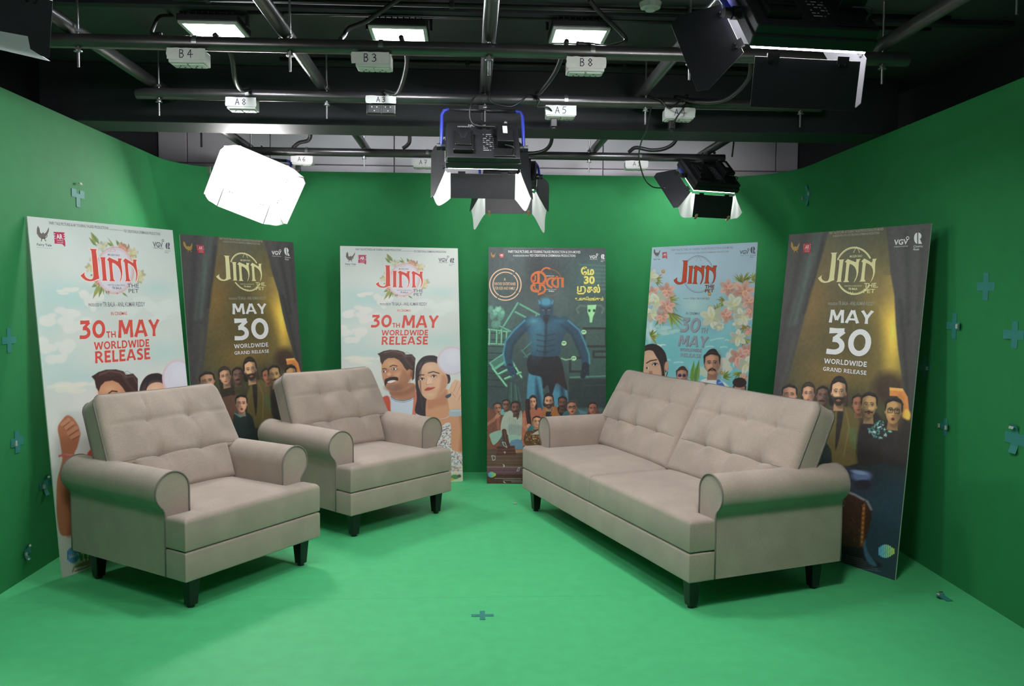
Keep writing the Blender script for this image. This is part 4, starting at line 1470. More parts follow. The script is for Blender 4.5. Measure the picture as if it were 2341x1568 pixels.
class Lettering:
    """flat printed letters lying on the face of a board"""

    def __init__(self):
        self.mb, self.mats = MB(), []

    def mi(self, m):
        if m not in self.mats:
            self.mats.append(m)
        return self.mats.index(m)

    def place(self, uv, lift):
        return [((u - .5) * BW, -.0004 - lift, (2 - v) / 2 * BH) for u, v in uv]

    def text(self, key, s, a, b, top, m, bold=0.0, shear=0.0, lift=.0005, caps=True):
        """a, b: left and right end of the base line, top: a point at cap height, all on the drawing grid"""
        (u0, va), (u1, vb), (ut, vt) = to_uv(key, *a), to_uv(key, *b), to_uv(key, *top)
        vs, fs = text_shape(s, min(bold, .006) if ('M' in s or 'N' in s) else bold)
        if not vs:
            return
        x0, x1 = min(p[0] for p in vs), max(p[0] for p in vs)
        y1 = max(p[1] for p in vs) if caps is None else .73
        vm = (va + vb) / 2
        uv = []
        for x, y in vs:
            t, h = (x - x0) / (x1 - x0), y / y1
            uv.append((u0 + t * (u1 - u0) + shear * h * (vm - vt), vm - h * (vm - vt)))
        self.mb.add(self.place(uv, lift), fs, self.mi(m))

    def heavy(self, key, s, a, b, top, m, shear=0.0, lift=.0005, w=.205):
        """broad display capitals with slightly flared stems"""
        (u0, va), (u1, vb), (ut, vt) = to_uv(key, *a), to_uv(key, *b), to_uv(key, *top)
        vm = (va + vb) / 2
        polys, x = [], 0.0
        for ch in s:
            if ch == ' ':
                x += .45
                continue
            adv, strokes = HEAVY[ch]
            for st in strokes:
                ww = w
                if isinstance(st[0], (int, float)):
                    ww, st = w * st[0], st[1]
                P = [Vector((p[0], p[1])) for p in st]
                closed = len(P) > 3 and (P[0] - P[-1]).length < 1e-6
                if len(P) > 2:
                    P = [Vector((q.x, q.y)) for q in curve_pts([(p.x, p.y, 0) for p in P], 5)]
                n = len(P)
                L_, R_s = [], []
                for i in range(n):
                    d = (P[min(i + 1, n - 1)] - P[max(i - 1, 0)]) if not closed else (P[(i + 1) % (n - 1)] - P[(i - 1) % (n - 1)])
                    d.normalize()
                    k = ww / 2
                    if n == 2:
                        k *= 1.16
                    L_.append(P[i] + Vector((-d.y, d.x)) * k)
                    R_s.append(P[i] - Vector((-d.y, d.x)) * k)
                if n == 2:
                    m0 = (P[0] + P[1]) / 2
                    d = (P[1] - P[0]).normalized()
                    q = Vector((-d.y, d.x)) * ww / 2 * .94
                    L_.insert(1, m0 + q)
                    R_s.insert(1, m0 - q)
                    n = 3
                for i in range(n - 1):
                    polys.append([(x + p.x, min(1.02, max(-.02, p.y))) for p in (L_[i], R_s[i], R_s[i + 1], L_[i + 1])])
            x += adv + .10
        tot = x - .10
        for i_, q in enumerate(polys):
            uv = [(u0 + (px / tot) * (u1 - u0) + shear * py * (vm - vt), vm - py * (vm - vt)) for px, py in q]
            self.mb.add(self.place(uv, lift + 6e-6 * i_), [(0, 1, 2, 3)], self.mi(m))

    def shape(self, uvpts, m, lift=.0005):
        tri = tessellate_polygon([[Vector((u, v, 0)) for u, v in uvpts]])
        self.mb.add(self.place(uvpts, lift), [tuple(t) for t in tri], self.mi(m))

    def stroke(self, uvpts, w, m, lift=.0005, closed=False):
        P = [Vector((u, v)) for u, v in uvpts]
        n = len(P)
        vs = []
        for i in range(n):
            d = (P[(i + 1) % n] - P[i - 1]) if closed else (P[min(i + 1, n - 1)] - P[max(i - 1, 0)])
            d.normalize()
            q = Vector((-d.y, d.x)) * w / 2
            vs += [P[i] - q, P[i] + q]
        fs = [(2 * i, 2 * i + 1, 2 * ((i + 1) % n) + 1, 2 * ((i + 1) % n)) for i in range(n if closed else n - 1)]
        self.mb.add(self.place([(p.x, p.y) for p in vs], lift), fs, self.mi(m))

    def mesh(self, name):
        me = bpy.data.meshes.new(name)
        me.from_pydata(self.mb.v, [], self.mb.f)
        for m in self.mats:
            me.materials.append(m)
        me.polygons.foreach_set('material_index', self.mb.m)
        # face every letter forwards
        bm = bmesh.new()
        bm.from_mesh(me)
        bm.normal_update()
        bmesh.ops.reverse_faces(bm, faces=[f for f in bm.faces if f.normal.y > 0])
        bm.to_mesh(me)
        bm.free()
        return me


# the tall curling title letters, drawn on grid AT
TITLE = [
    # J
    [(278, 380), (452, 392), (430, 410), (428, 440), (440, 520), (462, 700), (485, 960), (502, 1048), (470, 1056), (440, 1066), (395, 1088), (350, 1100), (300, 1106), (250, 1102), (190, 1082), (140, 1045), (100, 1005), (82, 978), (110, 955), (150, 925), (176, 905), (165, 935), (172, 975), (196, 1015), (235, 1045), (290, 1066), (330, 1064), (358, 1040), (368, 1000), (366, 940), (352, 760), (336, 560), (322, 430), (306, 400)],
    # I
    [(512, 568), (645, 572), (632, 590), (630, 620), (640, 780), (655, 960), (668, 1072), (690, 1094), (558, 1094), (575, 1076), (578, 1040), (566, 880), (552, 720), (540, 620), (530, 588)],
    # N
    [(668, 635), (700, 595), (722, 570), (775, 598), (850, 632), (918, 664), (925, 620), (912, 595), (1012, 600), (992, 622), (985, 680), (1000, 780), (1014, 880), (1014, 960), (1000, 1040), (978, 1100), (960, 1124), (972, 1070), (988, 1000), (986, 930), (965, 850), (925, 780), (860, 720), (800, 690), (788, 705), (792, 800), (806, 940), (820, 1060), (858, 1108), (722, 1102), (742, 1080), (746, 1040), (736, 900), (722, 760), (710, 660), (690, 640)],
    # N
    [(1030, 660), (1060, 620), (1082, 594), (1130, 622), (1200, 664), (1258, 702), (1264, 660), (1255, 620), (1342, 624), (1330, 645), (1326, 700), (1340, 800), (1358, 900), (1358, 980), (1340, 1070), (1306, 1136), (1318, 1080), (1330, 1010), (1328, 930), (1305, 850), (1265, 780), (1205, 730), (1150, 698), (1140, 710), (1144, 800), (1158, 940), (1172, 1050), (1208, 1108), (1074, 1106), (1096, 1084), (1100, 1040), (1090, 900), (1078, 770), (1068, 690), (1052, 664)],
]
TITLE_UV = [[to_uv('AT', *p) for p in g] for g in TITLE]
TITLE_BOX = (to_uv('AT', 82, 978)[0], to_uv('AT', 278, 380)[1], to_uv('AT', 1358, 900)[0], to_uv('AT', 1306, 1136)[1])


def title_fit(key, left, top, right, bottom):
    """maps the title from the light design to another one"""
    u0, u1 = to_uv(key, *left)[0], to_uv(key, *right)[0]
    v0, v1 = to_uv(key, *top)[1], to_uv(key, *bottom)[1]
    a, b, c, d = TITLE_BOX
    return lambda p: (u0 + (p[0] - a) / (c - a) * (u1 - u0), v0 + (p[1] - b) / (d - b) * (v1 - v0))


def grow(poly, k):
    n = len(poly)
    A = sum(poly[i][0] * poly[(i + 1) % n][1] - poly[(i + 1) % n][0] * poly[i][1] for i in range(n))
    s = 1 if A > 0 else -1
    out = []
    for i in range(n):
        d1 = Vector(poly[i]) - Vector(poly[i - 1])
        d2 = Vector(poly[(i + 1) % n]) - Vector(poly[i])
        nn = Vector((d1.y, -d1.x)).normalized() + Vector((d2.y, -d2.x)).normalized()
        if nn.length < .3:
            nn = nn.normalized() * .8 if nn.length > 1e-6 else Vector((0, 0))
        else:
            nn = nn.normalized() * min(1.6, 2 / nn.length)
        out.append((poly[i][0] + s * nn.x * k, poly[i][1] + s * nn.y * k))
    return out


def title(L, m, fit=None, edge=None, k=.006):
    for g in TITLE_UV:
        q = [fit(p) for p in g] if fit else g
        if edge:
            L.shape(grow(q, k), edge, lift=.0003)
        L.shape(q, m, lift=.0006)


def arc_uv(key, cx, cy, rx, ry, a0, a1, n=40):
    return [to_uv(key, cx + rx * math.cos(math.radians(a0 + (a1 - a0) * k / n)), cy + ry * math.sin(math.radians(a0 + (a1 - a0) * k / n))) for k in range(n + 1)]


def bird_logo(L, key, cx, cy, s, m):
    """spread-winged bird emblem"""
    W_ = [(-.95, -.85), (-.8, -1.3), (-.55, -.9), (-.45, -.3), (-.2, -.1), (0, -.35), (.15, -.1), (.45, -.3), (.7, -.75), (.9, -1.1), (.85, -.5), (.6, .1), (.35, .35), (.3, .75), (.5, 1.05), (.3, 1.0), (.12, .6), (-.1, .6), (-.25, 1.1), (-.35, 1.0), (-.25, .5), (-.6, .3), (-.95, -.1)]
    L.shape([to_uv(key, cx + a * s, cy + b * s) for a, b in W_], m)
    L.stroke(arc_uv(key, cx - .02 * s, cy - .1 * s, .72 * s, .72 * s, 20, 160), .004, m)


def ar_logo(L, key, q, mbg, mfg):
    """red film-strip speech bubble; q: top-left, top-right, bottom-right, bottom-left on the grid"""
    TL, TR, BR, BL = [Vector(p) for p in q]
    P = lambda a, b: (TL * (1 - a) + TR * a) * (1 - b) + (BL * (1 - a) + BR * a) * b
    pts = [(0, 0), (1, 0), (.97, .2), (1, .4), (.97, .6), (1, .8), (1, 1.0), (.97, 1.25), (.70, 1.0), (0, 1), (.03, .8), (0, .6), (.03, .4), (0, .2)]
    L.shape([to_uv(key, *P(a, b)) for a, b in pts], mbg, lift=.0004)
    if mfg:
        L.text(key, 'AR', P(.22, .58), P(.80, .58), P(.22, .16), mfg, bold=.03, lift=.0007)
        for a in (.08, .92):
            for b in (.16, .36, .56):
                c = P(a, b)
                r = (TR - TL).length * .04
                L.shape([to_uv(key, c.x + r * x, c.y + r * y) for x, y in ((-1, -1), (1, -1), (1, 1), (-1, 1))], mfg, lift=.0007)
        L.text(key, 'TOURING', P(.2, .76), P(.84, .76), P(.2, .66), mfg, lift=.0007)
        L.text(key, 'TALKIES', P(.2, .93), P(.84, .93), P(.2, .83), mfg, lift=.0007)


def vgv_logo(L, key, a, b, top, m, sub):
    L.text(key, 'VGV', a, b, top, m, bold=.025)
    dx = (b[0] - a[0])
    L.stroke(arc_uv(key, b[0] - dx * .02, top[1] - dx * .10, dx * .10, dx * .10, 0, 360, 16), .004, m, closed=False)
    h = abs(top[1] - a[1])
    L.text(key, 'CREATIONS', (a[0] + dx * .02, a[1] + h * .42 + sub), (b[0], b[1] + h * .42), (a[0] + dx * .02, a[1] + h * .16 + sub), m)


def rasa_logo(L, key, cx, cy, s, m):
    """round letter emblem over two words"""
    L.shape(arc_uv(key, cx - .08 * s, cy, s * .62, s, 95, 265, 20), m)
    L.shape(arc_uv(key, cx + .06 * s, cy - .38 * s, s * .55, s * .62, -90, 90, 20), m)
    L.shape([to_uv(key, cx + a * s, cy + b * s) for a, b in ((.06, .2), (.36, .2), (.72, 1.0), (.06, 1.0))], m)
    L.text(key, 'Cinema', (cx - .8 * s, cy + 1.62 * s), (cx + .8 * s, cy + 1.62 * s), (cx - .8 * s, cy + 1.25 * s), m)
    L.text(key, 'Rasa', (cx - .8 * s, cy + 2.15 * s), (cx + .2 * s, cy + 2.15 * s), (cx - .8 * s, cy + 1.75 * s), m)


def wave_logo(P, cx, cy, w, h, c0=(.25, .60, .95), c1=(.70, .90, .25)):
    """row of rounded bars swelling in the middle, blue to green"""
    n = 9
    for k in range(n):
        t = (k + .5) / n
        hh = h * (.35 + .65 * math.sin(PI * min(1, t * 1.1 + .02)) ** .8)
        x = cx - w / 2 + w * t
        P.line([(x, cy - hh / 2), (x, cy + hh / 2)], w / n * .8, tuple(a * (1 - t) + b * t for a, b in zip(c0, c1)))


def board(label, bx, by, br, bl, print_me, letter_me, group, first=None):
    t = thing('poster_board', label, 'poster', (bx, by, 0), (-bl, 0, br), group)
    MB().box((0, .0035, BH / 2), (BW, .007, BH)).build('foam_board', M_FOAM, t)
    for nm, me in (('artwork', print_me), ('lettering', letter_me)):
        if me is None:
            continue
        o = bpy.data.objects.new(nm, me)
        COL.objects.link(o)
        o.parent = t
    return t


# ---- design 1: pale sky, flowers round the title, smiling couple
def design_couple():
    P = Print(320, 640)
    U, V = P.U, P.V
    n = fbm(U, V, 4, 11)
    top, low = np.array([.86, .875, .865]), np.array([.895, .89, .86])
    t = np.clip(V / 2, 0, 1)[..., None]
    P.c[:] = top * (1 - t) + low * t + (n[..., None] - .5) * .05
    P.grid('A3')
    cy, cr = (.72, .855, .85), (.92, .905, .89)
    for cx, cy_, rx, ry in ((150, 350, 120, 60), (250, 380, 110, 45), (90, 470, 60, 60), (110, 640, 110, 50), (700, 640, 140, 50), (260, 720, 260, 40), (690, 330, 90, 30), (120, 1200, 120, 60)):
        P.ell(cx, cy_, rx, ry, cy, soft=ry * .9, alpha=.62)
    P.cloud(190, 470, 110, 45, cr, 3)
    P.cloud(320, 390, 60, 50, cr, 4)
    P.cloud(120, 590, 90, 50, cr, 5)
    P.cloud(230, 345, 70, 14, cr, 6)
    P.cloud(640, 420, 170, 60, (.89, .905, .89), 8, alpha=.6)
    P.cloud(130, 1000, 100, 120, cr, 9, alpha=.7)
    P.cloud(180, 760, 130, 26, (.93, .91, .86), 10, alpha=.7)
    # flowers and leaves round the title
    P.grid('AT')
    lf = [(420, 290, 310, 10, 34), (440, 320, 275, 130, 34), (500, 270, 330, 20, 40), (830, 330, 700, 145, 16), (960, 330, 880, 185, 34), (1160, 380, 1160, 270, 20), (640, 300, 620, 230, 18), (800, 320, 680, 240, 30),
          (460, 1160, 335, 1240, 42), (520, 1170, 360, 1490, 50), (560, 1200, 495, 1460, 40), (640, 1260, 680, 1400, 26), (590, 1200, 600, 1400, 24), (1020, 1360, 1135, 1450, 20), (360, 960, 300, 980, 22)]
    for i, (x0, y0, x1, y1, w) in enumerate(lf):
        P.leaf(x0, y0, x1, y1, w, (.50, .58, .36) if i % 3 else (.72, .66, .38), (.62, .68, .46))
    for cx, cy_, r, kind in ((560, 330, 120, 0), (1000, 320, 90, 1), (1080, 390, 110, 1), (1250, 480, 130, 2), (1240, 580, 70, 2), (290, 800, 110, 2), (330, 620, 60, 2), (1430, 960, 120, 2), (1400, 1080, 90, 2), (470, 1130, 80, 1), (640, 280, 70, 0)):
        col, core = (((.88, .86, .80), (.80, .82, .60)), ((.90, .68, .60), (.85, .42, .36)), ((.91, .86, .74), (.82, .78, .50)))[kind]
        P.flower(cx, cy_, r, col, core, seed=int(cx))
    P.ell(850, 860, 425, 520, (.895, .865, .905))
    for k, (rr, w) in enumerate(((1.0, 12), (.955, 6), (.90, 4))):
        P.line([(850 + 425 * rr * math.cos(a), 860 + 520 * rr * math.sin(a)) for a in np.linspace(0, 6.2832, 60)], w, (.88, .60, .60))
    P.line([(740, 430), (800, 345), (870, 430), (720, 445)], 7, (.86, .62, .64))
    P.poly([(880, 1370), (908, 1400), (930, 1365)], (.85, .45, .45))
    P.poly([(690, 1320), (715, 1420), (730, 1330)], (.80, .40, .38))
    # the couple
    P.grid('A3f')
    sk = (.80, .56, .42)
    hair = (.27, .175, .17)
    # man: shirt, neck, head turned to the left
    P.blob([(110, 560), (165, 600), (440, 560), (470, 700), (470, 1568), (40, 1568), (90, 700)], (.86, .88, .93))
    P.blob([(155, 620), (300, 665), (430, 610), (400, 900), (380, 1200), (130, 1200)], (.84, .87, .93), soft=8)
    P.blob([(430, 560), (470, 640), (450, 820), (380, 1000), (410, 760)], (.88, .50, .40), soft=6)
    P.blob([(100, 760), (150, 720), (150, 900), (60, 900)], (.86, .42, .34), soft=6)
    P.line([(165, 622), (220, 655), (300, 668), (370, 652), (428, 622)], 8, (.30, .33, .42))
    P.line([(166, 640), (220, 672), (300, 685), (372, 668), (428, 640)], 4, (.36, .40, .50))
    P.blob([(165, 520), (420, 470), (428, 615), (370, 645), (300, 660), (220, 645), (165, 612)], (.74, .50, .38), soft=8)
    P.blob([(165, 540), (300, 560), (420, 500), (420, 560), (300, 610), (170, 600)], (.58, .37, .28), soft=30, alpha=.6)
    P.blob([(60, 250), (75, 215), (150, 185), (270, 190), (340, 260), (415, 300), (420, 360), (385, 420), (350, 470), (330, 520), (270, 560), (200, 572), (150, 560), (110, 520), (85, 460), (65, 380)], sk, soft=6)
    P.ell(395, 365, 34, 62, (.76, .50, .37), rot=.1)
    P.ell(398, 370, 16, 36, (.58, .35, .27), rot=.1, soft=8)
    P.ell(170, 250, 90, 45, (.90, .70, .56), soft=40, alpha=.8)
    P.ell(260, 400, 70, 60, (.88, .65, .50), soft=40, alpha=.8)
    P.blob([(300, 330), (380, 420), (330, 520), (240, 568), (170, 565), (230, 480)], (.62, .40, .31), soft=40, alpha=.6)
    P.ell(200, 520, 100, 42, (.55, .38, .32), soft=30, alpha=.65)
    # man's hair
    P.poly([(40, 170), (15, 140), (50, 125), (80, 110), (150, 96), (240, 100), (310, 120), (330, 150), (400, 145), (440, 190), (432, 300), (425, 420), (402, 440), (410, 330), (370, 310), (345, 330), (320, 300), (290, 250), (255, 210), (200, 185), (130, 190), (90, 220), (68, 262), (48, 230)], hair, soft=6)
    P.line([(90, 130), (180, 108), (280, 130), (330, 165)], 14, (.55, .42, .40), soft=12, alpha=.6)
    P.line([(330, 170), (400, 165), (425, 220)], 12, (.50, .40, .40), soft=12, alpha=.6)
    P.line([(300, 160), (350, 230), (400, 290)], 20, (.36, .27, .27), soft=14, alpha=.7)
    for k in range(6):
        P.line([(60 + 40 * k, 150), (120 + 45 * k, 120), (190 + 40 * k, 150)], 4, (.42, .30, .28), alpha=.5)
    # man's features
    P.line([(68, 312), (95, 305), (118, 315)], 9, (.24, .14, .12))
    P.line([(155, 285), (190, 268), (235, 278)], 10, (.24, .14, .12))
    P.ell(92, 338, 28, 17, (.60, .40, .32), soft=10)
    P.ell(205, 310, 34, 18, (.60, .40, .32), soft=10)
    P.ell(92, 340, 20, 11, (.94, .91, .88))
    P.ell(205, 310, 24, 12, (.94, .91, .88))
    P.ell(86, 340, 9, 10, (.16, .09, .08))
    P.ell(200, 310, 10, 11, (.16, .09, .08))
    P.line([(135, 320), (118, 380), (150, 400), (185, 385)], 9, (.62, .40, .31), soft=10, alpha=.8)
    P.ell(140, 370, 24, 22, (.92, .70, .56), soft=14, alpha=.8)
    P.blob([(95, 435), (130, 412), (190, 398), (240, 405), (245, 440), (210, 436), (150, 440), (120, 470), (100, 505)], (.20, .11, .11), soft=7)
    P.blob([(125, 455), (170, 438), (215, 438), (200, 455), (150, 470)], (.95, .93, .90))
    P.line([(122, 470), (160, 478), (205, 462)], 8, (.70, .38, .34), soft=6)
    # woman: long hair, face, neck
    wh = (.215, .165, .19)
    ws = (.90, .69, .56)
    P.blob([(440, 340), (460, 250), (520, 180), (600, 158), (680, 172), (760, 250), (820, 370), (830, 440), (790, 480), (600, 480), (585, 640), (590, 830), (440, 800), (455, 640), (440, 480)], wh, soft=7)
    P.blob([(575, 620), (800, 540), (830, 800), (840, 1000), (700, 1050), (575, 1000)], (.87, .62, .48), soft=8)
    P.blob([(575, 640), (690, 640), (780, 560), (790, 700), (680, 730), (580, 760)], (.76, .48, .36), soft=40, alpha=.6)
    P.blob([(470, 420), (475, 370), (500, 300), (560, 245), (640, 235), (700, 262), (760, 330), (800, 420), (790, 500), (740, 580), (660, 640), (590, 655), (530, 620), (490, 550), (472, 480)], ws, soft=6)
    P.ell(600, 290, 80, 46, (.96, .80, .69), soft=40, alpha=.8)
    P.ell(590, 450, 40, 50, (.97, .82, .72), soft=26, alpha=.8)
    P.ell(700, 480, 60, 60, (.95, .74, .62), soft=40, alpha=.7)
    P.blob([(740, 380), (800, 420), (785, 510), (730, 590), (660, 640), (700, 560)], (.80, .53, .42), soft=34, alpha=.65)
    P.line([(560, 190), (520, 260), (480, 340), (470, 430)], 16, wh, soft=8)
    P.line([(655, 190), (720, 260), (790, 350)], 18, wh, soft=8)
    P.line([(505, 260), (490, 420), (500, 600), (520, 760)], 16, (.32, .26, .28), soft=16, alpha=.6)
    P.line([(470, 392), (495, 376), (535, 378)], 10, (.20, .13, .13))
    P.line([(585, 355), (640, 340), (705, 360)], 10, (.20, .13, .13))
    for ex, ey, w in ((512, 424, 26), (645, 393, 29)):
        P.ell(ex, ey - 4, w + 7, 19, (.76, .52, .43), soft=9, alpha=.8)
        P.ell(ex, ey, w, 12, (.95, .92, .90))
        P.ell(ex + 2, ey - 1, 11, 12, (.17, .11, .10))
        P.line([(ex - w, ey + 2), (ex - 4, ey - 14), (ex + w, ey - 2)], 6, (.15, .10, .10))
    P.line([(568, 420), (558, 470), (565, 488), (615, 480)], 8, (.78, .52, .41), soft=9, alpha=.8)
    P.blob([(540, 548), (565, 522), (590, 515), (610, 518), (662, 516), (620, 542), (570, 554)], (.80, .30, .30), soft=4)
    P.line([(545, 540), (600, 532), (655, 518)], 3, (.60, .18, .20))
    P.ell(600, 600, 46, 20, (.97, .80, .69), soft=20, alpha=.6)
    # dress, necklace, raised hand with looking glass
    P.blob([(740, 950), (830, 920), (850, 1100), (980, 1200), (980, 1568), (640, 1568), (690, 1100)], (.90, .87, .87), soft=6)
    rnd = random.Random(4)
    for k in range(330):
        x, y = rnd.uniform(690, 970), rnd.uniform(940, 1460)
        P.ell(x, y, rnd.uniform(3, 8), rnd.uniform(3, 6), rnd.choice([(.55, .30, .28), (.36, .42, .56), (.78, .45, .40), (.30, .27, .33)]), rot=rnd.uniform(0, 3))
    for k in range(5):
        P.line([(700, 1390 + 16 * k), (980, 1400 + 17 * k)], 7, (.86, .60, .53) if k % 2 else (.93, .85, .80))
    P.line([(720, 870), (780, 860), (830, 830)], 6, (.80, .82, .86))
    P.ell(850, 218, 168, 160, (.90, .80, .84))
    P.ell(852, 218, 148, 142, (.90, .875, .935))
    P.ell(875, 190, 90, 80, (.93, .91, .96), soft=60, alpha=.8)
    ar = (.88, .62, .48)
    P.blob([(835, 780), (955, 780), (985, 1180), (960, 1230), (900, 1235), (840, 1190), (838, 1000)], ar, soft=7)
    P.blob([(930, 800), (960, 800), (985, 1200), (930, 1230), (945, 1000)], (.74, .44, .32), soft=30, alpha=.7)
    P.blob([(800, 600), (850, 470), (900, 440), (950, 470), (960, 640), (950, 790), (840, 790), (810, 700)], (.93, .73, .61), soft=7)
    for x0, y0, x1, y1 in ((845, 560, 890, 450), (880, 600, 930, 470), (900, 650, 950, 540), (820, 560, 870, 620)):
        P.line([(x0, y0), (x1, y1)], 40, (.94, .75, .63), soft=8)
        P.line([(x0 + 20, y0 + 8), (x1 + 20, y1 + 8)], 5, (.76, .48, .38), soft=6, alpha=.8)
    P.blob([(775, 612), (835, 585), (835, 615), (795, 640)], (.30, .33, .42))
    P.blob([(830, 770), (958, 765), (960, 832), (830, 838)], (.72, .76, .80))
    P.line([(835, 780), (955, 776)], 7, (.86, .88, .91))
    P.blob([(830, 1490), (960, 1480), (980, 1568), (820, 1568)], (.85, .83, .72), soft=6)
    P.ell(880, 1520, 48, 26, (.35, .55, .35), soft=8)
    P.ell(930, 1510, 22, 18, (.36, .33, .36), soft=6)
    P.ell(850, 1545, 20, 14, (.85, .65, .25), soft=6)
    # lower left: raised fist, logo, plants
    P.grid('A1c')
    P.blob([(230, 600), (330, 440), (420, 440), (420, 1000), (230, 1100)], (.84, .33, .25), soft=10)
    fs = (.79, .50, .37)
    P.blob([(100, 540), (85, 430), (72, 350), (100, 300), (130, 272), (165, 285), (200, 335), (212, 395), (195, 470), (175, 530), (190, 700), (200, 900), (185, 1000), (130, 1028), (85, 1010), (65, 880), (66, 700), (88, 600)], fs, soft=7)
    P.blob([(160, 560), (190, 700), (200, 900), (180, 1010), (130, 1028), (150, 900), (140, 700)], (.66, .36, .26), soft=26, alpha=.7)
    for x0, y0, x1, y1 in ((100, 330, 140, 300), (125, 350, 165, 320), (140, 385, 190, 350), (160, 410, 205, 385)):
        P.line([(x0, y0), (x1, y1)], 24, (.86, .60, .47), soft=7)
        P.line([(x0 + 6, y0 + 14), (x1 + 6, y1 + 14)], 5, (.60, .34, .26), soft=5)
    P.line([(80, 528), (110, 520), (165, 522)], 12, (.88, .62, .55))
    for k in range(7):
        P.ell(84 + 13 * k, 526 - 4 * math.sin(k), 7, 7, (.85, .45, .42))
    wave_logo(P, 172, 1150, 84, 95, (.20, .55, .85), (.25, .55, .80))
    for x0, y0, x1, y1, w in ((230, 1190, 205, 1120, 10), (250, 1190, 245, 1100, 12), (270, 1190, 280, 1120, 10), (215, 1190, 230, 1140, 8)):
        P.leaf(x0, y0, x1, y1, w, (.35, .52, .25), (.50, .65, .32))
    P.line([(165, 1255), (175, 1225), (230, 1210), (320, 1190)], 10, (.72, .58, .45), soft=5)
    P.line([(180, 1250), (240, 1230), (330, 1190), (420, 1180)], 7, (.55, .47, .38), soft=4)
    P.ell(250, 1200, 60, 14, (.62, .52, .40), rot=-.3, soft=8)
    L = Lettering()
    red, grey, lav = ink('coral_red', 226, 84, 74), ink('slate', 104, 98, 112), ink('rose_white', 250, 226, 222)
    brown = ink('brown_grey', 118, 106, 102)
    title(L, red, edge=lav)
    L.text('AL', 'FAIRY TALE PICTURES & AR TOURING TALKIES PRODUCTIONS', (258, 85), (1222, 182), (258, 42), grey, bold=.01)
    L.text('AL', 'IN ASSOCIATION WITH', (1240, 180), (1455, 203), (1240, 165), grey)
    L.text('AL', 'VGV CREATIONS & CINEMARASA PRODUCTIONS', (1468, 214), (2065, 277), (1468, 172), grey, bold=.01)
    bird_logo(L, 'AL', 160, 255, 108, brown)
    L.text('AL', 'Fairy Tale', (60, 438), (300, 448), (60, 396), grey, bold=.02)
    L.text('AL', 'P I C T U R E S', (60, 474), (305, 488), (60, 462), grey)
    ar_logo(L, 'AL', ((330, 213), (508, 225), (520, 412), (345, 404)), ink('crimson', 196, 52, 92), ink('white', 244, 240, 242))
    vgv_logo(L, 'AL', (1945, 452), (2108, 468), (1945, 372), grey, -8)
    rasa_logo(L, 'AL', 2185, 440, 54, grey)
    L.text('AT', 'MUGEN RAO', (695, 530), (960, 550), (695, 488), grey, bold=.02)
    L.text('AT', 'WRITTEN & DIRECTED BY', (692, 1206), (1085, 1216), (692, 1172), grey)
    L.text('AT', 'TR BALA', (790, 1282), (1002, 1284), (790, 1230), grey, bold=.02)
    L.text('AT', 'THE', (1135, 1250), (1392, 1252), (1135, 1155), grey, bold=.005)
    L.text('AT', 'PET', (1162, 1365), (1388, 1368), (1162, 1272), grey, bold=.005)
    L.text('A1c', 'SaReGaMa', (142, 1164), (206, 1158), (142, 1146), ink('white', 244, 240, 242))
    L.text('A1', 'PRODUCED BY', (585, 820), (704, 822), (585, 796), grey, bold=.01)
    L.text('A1', 'TR BALA - ANIL KUMAR REDDY', (710, 822), (1068, 824), (710, 784), grey, bold=.01)
    L.text('A1', 'IN CINEMAS', (775, 895), (912, 898), (775, 868), red, bold=.03, shear=.1)
    L.heavy('A1', '30', (500, 1096), (728, 1090), (520, 945), red, shear=.10)
    L.heavy('A1', 'TH', (738, 1088), (820, 1088), (738, 1036), red)
    L.heavy('A1', 'MAY', (838, 1090), (1190, 1074), (838, 940), red, shear=.10)
    L.heavy('A1', 'WORLDWIDE', (632, 1190), (1104, 1166), (632, 1126), red, shear=.08)
    L.heavy('A1', 'RELEASE', (640, 1304), (1112, 1272), (645, 1206), red, shear=.08)
    return P.mesh('artwork', .48), L.mesh('lettering')


